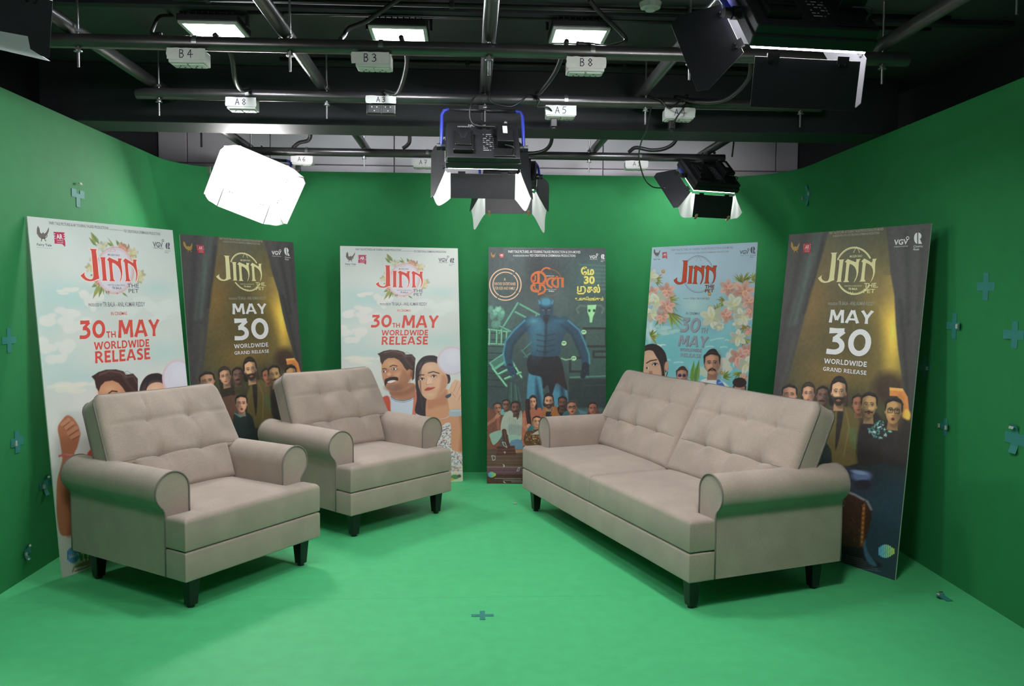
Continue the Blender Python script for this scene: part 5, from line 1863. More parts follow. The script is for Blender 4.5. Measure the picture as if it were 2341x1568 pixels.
# ---- design 2: dark curtains, gold light, frightened group
def design_curtain():
    P = Print(300, 600)
    U, V = P.U, P.V
    P.c[:] = np.array([.20, .19, .12]) + (fbm(U, V, 10, 21) - .5)[..., None] * .07
    P.grid('B6')
    P.ell(650, 300, 330, 330, (.27, .26, .20), soft=300, alpha=.8)
    P.ell(400, 720, 170, 420, (.42, .29, .12), soft=200, alpha=.8)
    P.ell(1010, 900, 190, 440, (.60, .45, .14), soft=160, alpha=.85)
    P.ell(1085, 960, 64, 330, (.92, .74, .26), soft=70, alpha=.9)
    P.ell(1020, 620, 120, 130, (.42, .33, .18), soft=100, alpha=.7)
    P.ell(700, 1050, 260, 320, (.26, .22, .10), soft=200, alpha=.8)
    P.ell(600, 1330, 200, 110, (.44, .32, .13), soft=120, alpha=.8)
    P.ell(1050, 1440, 130, 130, (.16, .10, .08), soft=90, alpha=.9)
    cur = (.175, .16, .165)
    P.poly([(150, 60), (545, 75), (500, 260), (470, 360), (420, 520), (380, 620), (330, 850), (270, 1080), (220, 1270), (170, 1420), (120, 1600), (-80, 2800), (-200, 2800)], cur, soft=14)
    P.poly([(1020, 0), (1035, 120), (1050, 260), (1065, 450), (1100, 650), (1112, 900), (1130, 1100), (1165, 1350), (1200, 1560), (1220, 1650), (1500, 1600), (1500, 0)], cur, soft=14)
    for x0, y0, x1, y1, w, c in ((470, 110, 330, 560, 30, (.22, .26, .25)), (430, 110, 200, 900, 40, (.20, .23, .22)), (330, 130, 120, 1100, 34, (.12, .11, .12)), (250, 1000, 130, 1450, 26, (.22, .21, .20)), (490, 200, 330, 800, 22, (.10, .10, .10)), (390, 300, 250, 900, 26, (.24, .28, .26)),
                                 (1100, 80, 1180, 700, 34, (.21, .195, .20)), (1200, 120, 1220, 900, 30, (.12, .11, .115)), (1280, 100, 1260, 1200, 34, (.205, .19, .195)), (1150, 700, 1210, 1500, 26, (.11, .10, .10)), (1350, 100, 1300, 800, 24, (.13, .12, .12))):
        P.line([(x0, y0), ((x0 + x1) / 2 + 8, (y0 + y1) / 2), (x1, y1)], w, c, soft=w * 1.2, alpha=.75)
    # lower half goes to black, then blue
    P.grid('B6b')
    P.poly([(-200, 430), (300, 380), (700, 450), (1100, 430), (1100, 1700), (-200, 1700)], (.085, .075, .07), soft=260)
    P.poly([(600, 850), (1100, 780), (1100, 1700), (-200, 1700), (-200, 1200)], (.085, .155, .20), soft=240, alpha=.9)
    P.ell(850, 950, 200, 300, (.10, .19, .24), soft=200, alpha=.7)
    # doorway arch
    P.poly([(890, 112), (985, 120), (1020, 180), (1035, 340), (990, 330), (985, 230), (945, 175), (890, 172)], (.72, .42, .20), soft=5)
    P.poly([(890, 112), (985, 120), (990, 140), (890, 132)], (.86, .56, .28), soft=4)
    P.ell(1010, 310, 30, 40, (.86, .62, .24), soft=14)
    # bodies
    P.blob([(-60, 420), (60, 260), (200, 260), (240, 420), (260, 700), (-100, 700)], (.13, .10, .10), soft=30)
    P.blob([(250, 300), (340, 270), (390, 420), (380, 640), (230, 640)], (.33, .20, .15), soft=34, alpha=.8)
    P.blob([(500, 280), (560, 240), (640, 290), (690, 420), (680, 640), (460, 660), (440, 420)], (.30, .255, .13), soft=16)
    P.blob([(600, 400), (670, 440), (660, 560), (610, 520)], (.27, .30, .17), soft=20)
    P.blob([(520, 260), (560, 260), (540, 420), (500, 560)], (.11, .09, .08), soft=8)
    P.line([(575, 270), (600, 400), (560, 600)], 10, (.40, .33, .18), soft=9, alpha=.8)
    P.blob([(690, 330), (800, 300), (860, 420), (840, 640), (660, 640)], (.10, .085, .08), soft=20)
    P.blob([(830, 380), (980, 330), (1060, 420), (1060, 640), (850, 640)], (.12, .10, .095), soft=20)
    rnd = random.Random(9)
    for k in range(90):
        a, b = rnd.uniform(740, 900), rnd.uniform(350, 480)
        if abs(a - 820) / 90 + abs(b - 420) / 80 < 1:
            P.ell(a, b, rnd.uniform(6, 15), rnd.uniform(3, 7), rnd.choice([(.20, .44, .42), (.42, .60, .58), (.14, .26, .27), (.62, .68, .66)]), rot=rnd.uniform(0, 3), soft=4)
    bk = (.07, .055, .055)
    P.face(172, 170, 50, 66, skin=(.60, .42, .33), hair=bk, side=-1, shade=.45)
    P.face(308, 160, 42, 62, skin=(.66, .47, .37), hair=(.13, .10, .08), long=2.6, side=1, shade=.5)
    P.face(408, 175, 40, 62, rot=.1, skin=(.36, .25, .21), hair=bk, side=1, moustache=1, shade=.4)
    P.face(665, 235, 40, 62, skin=(.50, .30, .22), hair=bk, side=1, shade=.45)
    P.face(525, 150, 52, 84, rot=.03, skin=(.73, .54, .40), hair=(.085, .065, .055), beard=.9, moustache=1, side=1, shade=.42, long=1.1)
    P.face(742, 245, 54, 82, rot=.04, skin=(.58, .44, .28), hair=bk, beard=.35, moustache=1, open_mouth=1, side=-1, shade=.5)
    P.face(918, 285, 58, 86, rot=.08, skin=(.60, .44, .27), hair=(.09, .075, .075), specs=1, open_mouth=1, side=1, shade=.5, hairline=.62)
    # metal pot and carved chest
    P.blob([(560, 690), (640, 690), (700, 720), (760, 770), (770, 820), (720, 870), (620, 850), (540, 800)], (.13, .14, .20), soft=8)
    P.ell(690, 745, 70, 38, (.30, .36, .50), soft=20)
    P.ell(670, 720, 60, 14, (.45, .52, .66), rot=.2, soft=8, alpha=.8)
    P.ell(700, 810, 60, 36, (.10, .09, .13), soft=16)
    P.blob([(480, 850), (600, 870), (720, 920), (760, 990), (750, 1080), (720, 1200), (700, 1280), (460, 1260)], (.16, .085, .055), soft=8)
    P.line([(560, 850), (640, 880), (730, 930), (758, 985)], 16, (.44, .43, .46), soft=12)
    for k in range(26):
        x, y = rnd.uniform(540, 720), rnd.uniform(930, 1230)
        P.line([(x, y), (x + rnd.uniform(-26, 26), y + rnd.uniform(-24, 30))], rnd.uniform(3, 8), rnd.choice([(.42, .26, .14), (.06, .04, .04), (.50, .40, .33), (.28, .15, .09)]), soft=4)
    P.line([(706, 960), (690, 1240)], 24, (.40, .22, .09), soft=10)
    for k in range(8):
        P.ell(704 - 2 * k, 980 + 34 * k, 8, 10, (.60, .36, .14), soft=5)
    P.blob([(450, 1250), (700, 1270), (760, 1330), (820, 1400), (450, 1400)], (.05, .05, .06), soft=16)
    P.blob([(715, 1200), (730, 1280), (800, 1390), (730, 1360), (700, 1260)], (.20, .36, .48), soft=12, alpha=.8)
    wave_logo(P, 868, 1285, 116, 88, (.25, .62, .95), (.72, .86, .28))
    for k in range(6):
        y = 1310 + k * 17
        P.line([(470 + 10 * k, y - 14 + 6 * k * .2), (700 + 26 * k, y + 34)], 4, (.33, .38, .44), alpha=.7)
    # boy in front, as seen on the other copy
    P.grid('B2')
    P.ell(510, 1530, 90, 60, (.11, .11, .16), soft=30)
    for k in range(20):
        x, y = rnd.uniform(470, 650), rnd.uniform(1470, 1540)
        P.line([(x, y), (x + rnd.uniform(10, 40), y - rnd.uniform(4, 20))], rnd.uniform(4, 10), rnd.choice([(.36, .42, .58), (.16, .18, .28), (.55, .60, .70), (.10, .10, .15)]), soft=5)
    P.blob([(430, 1380), (470, 1340), (520, 1350), (570, 1400), (580, 1560), (430, 1560)], (.075, .11, .11), soft=10)
    P.face(486, 1292, 40, 58, rot=-.05, skin=(.72, .51, .41), hair=bk, open_mouth=1, side=-1, shade=.45)
    P.line([(440, 1360), (480, 1385), (505, 1370)], 10, (.25, .42, .42), soft=8)
    L = Lettering()
    cream, white, grey, gold, red = ink('cream', 236, 226, 172), ink('white', 238, 236, 238), ink('stone', 168, 164, 152), ink('old_gold', 176, 140, 70), ink('crimson_dark', 190, 44, 62)
    for g in [title_fit('BT', (122, 930), (460, 215), (1700, 700), (1530, 1040))]:
        title(L, cream, g)
    for rr, w in ((1.0, .007), (.955, .003)):
        L.stroke(arc_uv('BT', 1125, 712, 528 * rr, 648 * rr, -152, -32), w, cream)
        L.stroke(arc_uv('BT', 1125, 712, 528 * rr, 648 * rr, 38, 146), w, cream)
    L.stroke([to_uv('BT', *p) for p in ((1100, 215), (1190, 40), (1272, 212))], .004, cream)
    L.stroke([to_uv('BT', *p) for p in ((1015, 1290), (1050, 1380), (1085, 1290))], .004, cream)
    L.text('BT', 'THE', (1388, 1170), (1722, 1166), (1388, 1045), cream, bold=.015)
    L.stroke([to_uv('BT', *p) for p in ((1660, 1165), (1780, 1162))], .004, cream)
    L.text('BT', 'PET', (1372, 1326), (1690, 1320), (1380, 1208), cream, bold=.015)
    L.text('BT', 'MUGEN RAO', (1000, 346), (1340, 330), (1000, 282), cream, bold=.03)
    L.text('BT', 'WRITTEN & DIRECTED BY', (850, 1150), (1332, 1140), (850, 1112), cream)
    L.text('BT', 'TR BALA', (955, 1240), (1206, 1228), (955, 1178), cream, bold=.03)
    L.text('B6', 'FAIRY TALE PICTURES, AR TOURING TALKIES PRODUCTION & DIYA MOVIES', (545, 134), (1005, 97), (545, 111), grey, bold=.01)
    L.text('B6', 'IN ASSOCIATION WITH VGV CREATIONS & CINEMARASA PRODUCTIONS', (575, 158), (970, 129), (575, 138), grey, bold=.01)
    bird_logo(L, 'B6', 256, 246, 40, gold)
    ar_logo(L, 'B6', ((325, 213), (388, 209), (384, 285), (322, 291)), red, ink('pink_white', 232, 196, 200))
    vgv_logo(L, 'B6', (1095, 224), (1216, 215), (1095, 178), white, 4)
    rasa_logo(L, 'B6', 1302, 166, 48, white)
    L.text('B6', 'PRODUCED BY', (532, 735), (617, 736), (532, 714), grey, bold=.01)
    L.text('B6', 'TR BALA - ANIL KUMAR REDDY', (622, 737), (930, 738), (622, 704), grey, bold=.01)
    dk = ink('charcoal', 46, 42, 38)
    for o, m, lift in ((3.0, dk, .0003), (0, white, .0006)):
        L.heavy('B6', 'MAY', (542 - o, 888 + o), (914 - o, 896 + o), (545 - o, 776 + o), m, lift=lift)
        L.heavy('B6', '30', (505 - o, 1154 + o), (894 - o, 1172 + o), (525 - o, 932 + o), m, lift=lift)
        L.heavy('B6', 'WORLDWIDE', (500 - o, 1234 + o), (866 - o, 1263 + o), (500 - o, 1190 + o), m, lift=lift)
        L.heavy('B6', 'GRAND RELEASE', (490 - o, 1297 + o), (862 - o, 1333 + o), (492 - o, 1263 + o), m, lift=lift)
    P.c = .105 + P.c * 1.18 + (fbm(U, V, 60, 77, 2) - .5)[..., None] * .045  # lifted tones paint lamp glare and front light into the print, plus grain
    return P.mesh('artwork', .42), L.mesh('lettering')


# ---- design 3: tall blue-lit figure in a wrecked room, frightened family below
def design_figure():
    P = Print(300, 600)
    U, V = P.U, P.V
    n = fbm(U, V, 5, 31)
    n2 = fbm(U * 3, V * .6, 6, 37)
    P.c[:] = np.array([.27, .27, .295]) + (n[..., None] - .5) * np.array([.10, .16, .15]) + (n2[..., None] - .5) * .08
    P.grid('C4')
    g1, g2, g3 = (.30, .52, .44), (.44, .74, .60), (.18, .29, .27)
    for cx, cy, rx, ry, c, a in ((120, 620, 200, 340, (.24, .40, .36), .8), (700, 640, 170, 330, (.25, .42, .37), .8), (700, 200, 140, 110, (.30, .46, .43), .6), (420, 760, 200, 200, (.16, .19, .20), .8), (640, 820, 180, 200, (.22, .36, .33), .7), (110, 900, 120, 160, (.16, .22, .22), .7)):
        P.ell(cx, cy, rx, ry, c, soft=ry * .8, alpha=a)
    for k in range(7):
        P.line([(620 + 6 * k, 150 + 26 * k), (800, 160 + 24 * k)], 7, (.36, .52, .47), soft=8, alpha=.5)
    for k in range(9):
        P.line([(40, 580 + 42 * k), (150, 584 + 42 * k)], 5, (.12, .15, .16), alpha=.8)
    P.poly([(560, 660), (800, 650), (800, 1060), (560, 1060)], (.20, .31, .29), soft=10, alpha=.7)
    for x0, y0, x1, y1 in ((640, 545, 790, 672), (552, 730, 650, 830), (700, 690, 800, 740)):
        P.poly([(x0, y0), (x1, y0), (x1, y1), (x0, y1)], (.15, .17, .18), soft=4)
        P.poly([(x0 + 14, y0 + 14), (x1 - 12, y0 + 14), (x1 - 12, y1 - 14), (x0 + 14, y1 - 14)], (.24, .33, .31), soft=4)
    P.line([(560, 860), (800, 850)], 9, (.34, .50, .45))
    P.line([(640, 910), (790, 908)], 6, (.40, .58, .50))
    P.poly([(550, 870), (800, 866), (800, 1050), (550, 1050)], (.13, .17, .18), soft=8, alpha=.8)
    # plant-like cloth at left, tumbling chairs
    P.cloud(90, 470, 50, 60, (.36, .58, .50), 5, alpha=.7)
    P.cloud(110, 440, 34, 24, (.50, .74, .64), 6, alpha=.6)

    def chair(pts, w, c):
        for a, b in pts:
            P.line([a, b], w, tuple(q * .6 for q in c), soft=4)
            P.line([(a[0] - 2, a[1] - 3), (b[0] - 2, b[1] - 3)], w * .6, c, soft=3)
    chair([((232, 395), (370, 470)), ((215, 450), (350, 520)), ((232, 395), (115, 585)), ((120, 540), (220, 590)), ((350, 470), (340, 520))], 17, (.38, .62, .53))
    chair([((48, 560), (172, 575)), ((48, 650), (165, 655)), ((55, 560), (52, 655)), ((162, 575), (158, 655)), ((100, 565), (98, 652)), ((130, 570), (128, 655))], 11, (.48, .74, .60))
    P.poly([(48, 768), (150, 700), (190, 742), (80, 820)], (.40, .66, .55), soft=4)
    P.poly([(60, 768), (146, 712), (170, 738), (84, 798)], (.27, .44, .40), soft=4)
    chair([((75, 805), (160, 915)), ((185, 745), (255, 860)), ((150, 870), (250, 830)), ((110, 840), (210, 790))], 15, (.50, .78, .64))
    chair([((255, 700), (320, 640)), ((275, 735), (340, 690)), ((255, 690), (300, 745))], 12, (.28, .48, .43))
    for k in range(8):
        P.line([(175 + 8 * k, 880 + 6 * k), (165 + 12 * k, 1010)], 5, rndcol(k, (.30, .50, .44), (.16, .22, .22)), soft=4)
    # animal skull on the wall
    P.line([(612, 455), (600, 430), (620, 408), (660, 412), (680, 420)], 13, (.33, .42, .38), soft=4)
    P.line([(758, 455), (770, 430), (752, 408), (712, 410), (695, 420)], 13, (.33, .42, .38), soft=4)
    P.poly([(668, 405), (725, 403), (716, 450), (703, 480), (697, 515), (683, 515), (680, 480), (668, 450)], (.62, .86, .62), soft=4)
    P.ell(680, 440, 8, 9, (.20, .30, .26))
    P.ell(710, 440, 8, 9, (.20, .30, .26))
    for x, y in ((645, 575), (520, 645), (582, 740)):
        P.ell(x, y, 17, 15, (.66, .84, .64), soft=4)
        P.ell(x - 5, y - 2, 4, 4, (.25, .33, .28))
        P.ell(x + 5, y - 2, 4, 4, (.25, .33, .28))
    P.line([(505, 740), (530, 750), (575, 742)], 9, (.50, .68, .52), soft=5)
    # the figure: a broad-shouldered bare-chested giant in a dark kilt
    b0, b1, b2 = (.14, .26, .34), (.28, .52, .62), (.085, .13, .175)
    P.blob([(300, 830), (370, 840), (392, 1100), (296, 1100)], b1, soft=8)
    P.blob([(440, 860), (520, 850), (545, 1100), (450, 1100)], b1, soft=8)
    P.blob([(345, 860), (392, 1100), (350, 1100)], b0, soft=20)
    P.blob([(505, 870), (545, 1100), (500, 1100)], b0, soft=20)
    P.blob([(306, 720), (480, 720), (530, 880), (540, 940), (500, 910), (470, 900), (440, 980), (420, 910), (390, 930), (380, 860), (300, 830)], (.105, .10, .125), soft=6)
    P.ell(500, 880, 36, 50, (.20, .10, .12), soft=30, alpha=.7)
    P.blob([(370, 468), (450, 468), (520, 505), (552, 560), (520, 600), (500, 660), (482, 724), (322, 720), (318, 660), (312, 600), (270, 560), (300, 505)], b0, soft=6)
    for s, xs0 in ((-1, ((300, 510), (235, 570), (180, 640), (165, 720), (180, 790), (205, 825))), (1, ((520, 510), (590, 570), (625, 650), (650, 720), (655, 780), (640, 850)))):
        P.line(xs0[:3], 66, b0, soft=8)
        P.line(xs0[2:5], 50, b0, soft=8)
        P.line(xs0[4:], 34, b2, soft=7)
        for k in range(4):
            x, y = xs0[4]
            P.line([(x - 16 + 11 * k, y), (x - 12 * s + 12 * k - 6, y + 58 + 6 * (k % 2))], 11, b2 if s > 0 else b0, soft=4)
        ed = [(p[0] + s * 27, p[1] - 8) for p in xs0]
        P.line(ed[:5], 9, (.30, .60, .70), soft=10, alpha=.9)
        P.line([(p[0] - s * 20, p[1] + 14) for p in xs0[:4]], 12, b2, soft=18, alpha=.6)
    for cx, cy, rx, ry, c, a in ((365, 545, 46, 34, b1, .75), (460, 545, 46, 34, (.20, .38, .47), .7), (340, 620, 26, 60, (.25, .47, .56), .7), (385, 650, 20, 26, (.22, .42, .50), .6), (440, 650, 20, 26, (.16, .30, .38), .6), (385, 600, 20, 22, (.24, .44, .52), .6), (440, 600, 20, 22, (.17, .32, .40), .6), (330, 505, 40, 20, (.34, .64, .74), .7), (490, 505, 40, 18, (.20, .42, .52), .7)):
        P.ell(cx, cy, rx, ry, c, soft=ry * .9, alpha=a)
    P.line([(408, 520), (406, 610), (400, 715)], 12, b2, soft=16, alpha=.8)
    for k in range(4):
        P.line([(350, 590 + 34 * k), (400, 600 + 34 * k), (460, 588 + 34 * k)], 6, b2, soft=9, alpha=.6)
    P.blob([(372, 380), (392, 362), (420, 360), (442, 372), (452, 420), (446, 470), (426, 505), (392, 505), (372, 470), (366, 420)], b0, soft=6)
    P.ell(408, 385, 36, 26, (.30, .56, .66), soft=18, alpha=.9)
    P.blob([(365, 400), (358, 372), (376, 392)], b1, soft=4)
    P.blob([(448, 400), (456, 374), (440, 392)], b1, soft=4)
    for e in (-1, 1):
        P.line([(408 + e * 8, 430), (408 + e * 28, 422)], 6, b2, soft=5)
        P.ell(408 + e * 18, 436, 8, 4, (.55, .30, .32), soft=4)
    P.line([(408, 436), (406, 458)], 8, b2, soft=7)
    P.line([(392, 474), (410, 470), (428, 474)], 6, (.06, .08, .12), soft=5)
    P.blob([(390, 480), (426, 480), (414, 520), (402, 520)], b2, soft=10)
    # family and table, on the lower grid
    P.grid('C4b')
    P.blob([(20, 940), (560, 1000), (900, 900), (900, 1100), (20, 1100)], (.20, .22, .24), soft=40, alpha=.7)
    # woman at left with clasped hands
    P.blob([(20, 390), (90, 380), (230, 440), (280, 520), (240, 700), (200, 1000), (20, 1000)], (.45, .26, .21), soft=8)
    P.blob([(235, 380), (330, 400), (330, 460), (240, 460)], (.40, .62, .62), soft=8)
    P.face(320, 310, 52, 72, skin=(.52, .34, .27), hair=(.13, .085, .085), side=1, specs=1, shade=.5)
    P.face(185, 370, 58, 82, rot=-.1, skin=(.62, .40, .32), hair=(.16, .14, .16), turn=.5, side=-1, shade=.6, open_mouth=1)
    P.line([(30, 610), (130, 540), (180, 480)], 46, (.60, .38, .30), soft=8)
    P.line([(200, 680), (195, 580), (205, 490)], 44, (.56, .34, .27), soft=8)
    for k in range(4):
        P.line([(150 + 16 * k, 520 - 4 * k), (180 + 14 * k, 455 + 6 * k)], 17, (.70, .46, .37), soft=5)
        P.line([(158 + 16 * k, 524 - 4 * k), (188 + 14 * k, 462 + 6 * k)], 3, (.40, .23, .18), soft=4)
    # man in pale shirt leaning on the table
    P.blob([(390, 400), (480, 470), (560, 400), (575, 620), (570, 780), (520, 960), (380, 960), (350, 780), (240, 720), (250, 560), (300, 450)], (.63, .65, .60), soft=8)
    P.blob([(370, 620), (570, 640), (560, 780), (400, 790), (360, 740)], (.52, .56, .54), soft=24, alpha=.8)
    for k in range(5):
        P.line([(380 + 30 * k, 500 + 20 * k), (370 + 36 * k, 740)], 8, (.50, .53, .50), soft=9, alpha=.6)
    P.blob([(70, 760), (235, 705), (250, 800), (130, 935), (75, 830)], (.52, .64, .58), soft=6)
    P.blob([(370, 780), (510, 790), (480, 900), (370, 860)], (.55, .66, .60), soft=6)
    P.blob([(400, 870), (560, 860), (570, 1010), (390, 1000)], (.36, .48, .58), soft=14)
    P.line([(290, 720), (310, 850), (345, 935)], 74, (.30, .17, .145), soft=10)
    P.line([(300, 730), (310, 850)], 16, (.48, .30, .25), soft=16, alpha=.7)
    P.blob([(395, 390), (470, 480), (500, 540), (520, 420)], (.36, .20, .17), soft=7)
    P.face(468, 360, 66, 92, rot=-.04, skin=(.44, .28, .23), hair=(.10, .09, .10), moustache=1, beard=.25, side=1, shade=.5)
    # woman with long hair
    P.blob([(590, 420), (680, 370), (800, 360), (870, 370), (900, 560), (880, 940), (590, 940), (575, 560)], (.66, .36, .27), soft=8)
    for k in range(8):
        P.line([(575, 460 + 60 * k), (720, 470 + 60 * k)], 5, (.78, .48, .36), soft=6, alpha=.7)
    P.face(738, 270, 52, 80, skin=(.74, .52, .41), hair=(.155, .085, .085), long=1.4, side=-1, shade=.7)
    P.line([(660, 250), (655, 400), (675, 540), (690, 640)], 70, (.165, .09, .09), soft=10)
    P.line([(650, 250), (640, 420), (670, 560)], 12, (.30, .18, .17), soft=12, alpha=.7)
    P.ell(675, 640, 34, 38, (.76, .53, .42), soft=7)
    P.line([(640, 690), (590, 640), (600, 520)], 40, (.70, .44, .34), soft=10)
    # man in tan jacket, man behind, old woman, partly hidden woman
    P.blob([(880, 470), (890, 380), (960, 330), (1060, 320), (1180, 380), (1260, 470), (1240, 640), (880, 640)], (.62, .36, .18), soft=8)
    P.blob([(945, 420), (985, 370), (1040, 390), (1010, 560), (940, 560)], (.10, .11, .14), soft=6)
    P.line([(1060, 360), (1020, 460)], 12, (.74, .46, .25), soft=8)
    P.blob([(1130, 340), (1290, 380), (1270, 520), (1150, 460)], (.12, .10, .11), soft=10)
    P.face(1196, 285, 62, 92, rot=.08, skin=(.42, .25, .20), hair=(.09, .065, .07), moustache=1, beard=.3, side=1, shade=.5)
    P.face(985, 262, 66, 98, skin=(.76, .54, .43), hair=(.105, .075, .075), beard=.8, moustache=1, side=1, shade=.65, long=.7)
    P.blob([(1230, 420), (1420, 380), (1580, 430), (1600, 560), (1220, 560)], (.20, .34, .38), soft=10)
    for k in range(12):
        P.line([(1440 + 12 * k, 380 + 4 * k), (1480 + 10 * k, 450)], 6, (.40, .56, .60), soft=5, alpha=.7)
    P.face(1345, 355, 72, 96, rot=-.08, skin=(.66, .44, .34), hair=(.22, .18, .20), specs=1, turn=.15, side=1, open_mouth=1, shade=.6, hairline=.62)
    P.blob([(1600, 420), (1760, 400), (1800, 560), (1580, 560)], (.34, .20, .20), soft=10)
    P.face(1672, 370, 64, 86, skin=(.60, .36, .28), hair=(.13, .075, .085), side=1, shade=.6)
    P.ell(1672, 328, 7, 7, (.75, .10, .12))
    # boy
    P.blob([(650, 700), (720, 620), (840, 650), (900, 720), (860, 800), (660, 800)], (.14, .40, .42), soft=8)
    P.blob([(740, 620), (800, 670), (860, 640), (800, 655)], (.86, .88, .86), soft=5)
    P.face(800, 575, 62, 76, skin=(.80, .56, .43), hair=(.115, .095, .10), turn=.25, side=-1, shade=.75, smile=1)
    # golden carved box
    P.blob([(625, 740), (720, 710), (900, 690), (900, 930), (615, 930)], (.34, .21, .11), soft=6)
    rnd = random.Random(12)
    for k in range(90):
        x, y = rnd.uniform(625, 890), rnd.uniform(710, 925)
        P.line([(x, y), (x + rnd.uniform(-24, 24), y + rnd.uniform(-14, 14))], rnd.uniform(4, 10), rnd.choice([(.72, .50, .26), (.14, .08, .06), (.86, .70, .46), (.52, .32, .16), (.60, .58, .54)]), soft=4)
    P.blob([(720, 770), (870, 690), (870, 760), (800, 770)], (.68, .64, .60), soft=6)
    # table, books, broken glass, credits
    P.poly([(20, 1000), (600, 1000), (900, 1000), (900, 1290), (20, 1290)], (.36, .26, .22), soft=8)
    for k in range(14):
        P.line([(20, 1015 + 20 * k), (300, 1010 + 21 * k), (900, 1020 + 20 * k)], 8, rndcol(k, (.47, .33, .26), (.25, .17, .15)), soft=14, alpha=.7)
    P.poly([(460, 1005), (600, 1005), (600, 1050), (470, 1060)], (.62, .44, .32), soft=12)
    for y, x0, x1 in ((1050, 165, 470), (1000, 185, 462), (950, 175, 455)):
        P.poly([(x0, y), (x1, y - 6), (x1 + 4, y + 40), (x0 - 2, y + 46)], (.30, .155, .13), soft=6)
        P.line([(x0, y + 6), (x1, y)], 8, (.44, .25, .21), soft=6)
    P.poly([(20, 1290), (900, 1290), (900, 1390), (20, 1390)], (.40, .265, .30), soft=6)
    P.line([(20, 1278), (900, 1280)], 10, (.60, .45, .44), soft=6)
    P.poly([(20, 1390), (900, 1390), (900, 1600), (20, 1600)], (.27, .145, .12), soft=8)
    for k in range(5):
        P.line([(20, 1330 + 45 * k), (900, 1332 + 45 * k)], 6, (.20, .11, .11), soft=8, alpha=.6)
    for pts in ([(260, 890), (305, 895), (335, 975), (290, 950)], [(95, 1100), (150, 1110), (150, 1160), (115, 1175)], [(510, 1290), (535, 1285), (520, 1335), (490, 1340)], [(280, 1500), (310, 1525), (290, 1520)], [(275, 1235), (298, 1260), (285, 1275)], [(290, 1040), (310, 1045), (300, 1065)]):
        P.line(pts + [pts[0]], 7, (.78, .82, .80))
    wave_logo(P, 100, 1398, 120, 78)
    L = Lettering()
    white, peach, gold, red, og = ink('white', 238, 236, 238), ink('peach', 246, 200, 168), ink('old_gold', 176, 150, 90), ink('crimson_dark', 206, 60, 80), ink('ember_orange', 226, 120, 66)
    yel, yelD = ink('pale_yellow', 246, 234, 130), ink('olive_gold', 150, 128, 30)
    L.text('CT', 'FAIRY TALE PICTURES, AR TOURING TALKIES PRODUCTION & DIYA MOVIES', (420, 142), (1750, 156), (420, 96), white, bold=.012)
    L.text('CT', 'IN ASSOCIATION WITH', (512, 212), (798, 214), (512, 182), white, bold=.01)
    L.text('CT', 'VGV CREATIONS & CINEMARASA PRODUCTIONS', (815, 214), (1660, 220), (815, 168), white, bold=.012)
    bird_logo(L, 'CT', 142, 192, 46, gold)
    ar_logo(L, 'CT', ((255, 155), (335, 155), (335, 232), (255, 230)), red, white)
    vgv_logo(L, 'CT', (1918, 246), (2062, 250), (1918, 190), white, 0)
    rasa_logo(L, 'CT', 2165, 214, 46, white)
    for rr, w in ((289, .009), (229, .008)):
        for a0, a1 in ((-50, 30), (33, 118), (122, 305)):
            L.stroke(arc_uv('CT', 366, 730, rr, rr, a0, a1), w, peach)
    L.text('CT', 'A', (340, 655), (370, 655), (340, 604), peach, bold=.03)
    L.text('CT', 'FANTASY ENTERTAINER', (162, 740), (556, 745), (162, 685), peach, bold=.02)
    L.text('CT', 'FOR KIDS AND FAMILY', (170, 822), (550, 826), (170, 768), peach, bold=.02)
    # two-letter regional-script title in ember orange
    S = lambda pts, w: L.stroke([to_uv('CT', p.x, p.y) for p in curve_pts([(a, b, 0) for a, b in pts], 6)], w, og)
    S([(872, 690), (852, 620), (880, 545), (960, 502), (1040, 512), (1100, 580), (1104, 650), (1058, 706)], .020)
    S([(880, 560), (862, 630), (910, 665), (918, 560)], .010)
    S([(975, 520), (978, 600), (975, 690)], .022)
    S([(868, 700), (980, 704), (1104, 716)], .012)
    S([(920, 720), (862, 750), (850, 800), (890, 845), (990, 856)], .022)
    S([(918, 725), (910, 790), (960, 835)], .008)
    S([(1000, 725), (1004, 780), (1000, 840)], .018)
    S([(1000, 745), (1060, 745), (1098, 800), (1090, 850), (1040, 888), (965, 910)], .017)
    S([(1030, 530), (1042, 470), (1090, 430), (1140, 422), (1195, 440)], .013)
    S([(1235, 606), (1165, 630), (1136, 690), (1160, 750), (1232, 786)], .018)
    S([(1235, 610), (1340, 610), (1442, 614)], .012)
    S([(1290, 616), (1236, 660), (1240, 730), (1300, 775), (1340, 776)], .018)
    S([(1336, 616), (1338, 700), (1336, 782)], .018)
    S([(1422, 612), (1420, 700), (1424, 784)], .022)
    L.shape([to_uv('CT', *p) for p in ((1290, 582), (1318, 566), (1346, 584), (1318, 592))], og)
    L.stroke(arc_uv('CT', 1195, 760, 185, 180, 25, 140), .006, ink('ember_dim', 140, 100, 80))
    L.stroke(arc_uv('CT', 1195, 700, 215, 250, -100, -25), .008, ink('ember_dim', 140, 100, 80))
    L.text('CT', 'MUGEN RAO', (1125, 580), (1268, 582), (1125, 560), white, bold=.02)
    L.text('CT', 'WRITTEN & DIRECTED BY', (1112, 828), (1310, 828), (1112, 812), white)
    L.text('CT', 'TR BALA', (1160, 862), (1266, 864), (1160, 838), white, bold=.03)
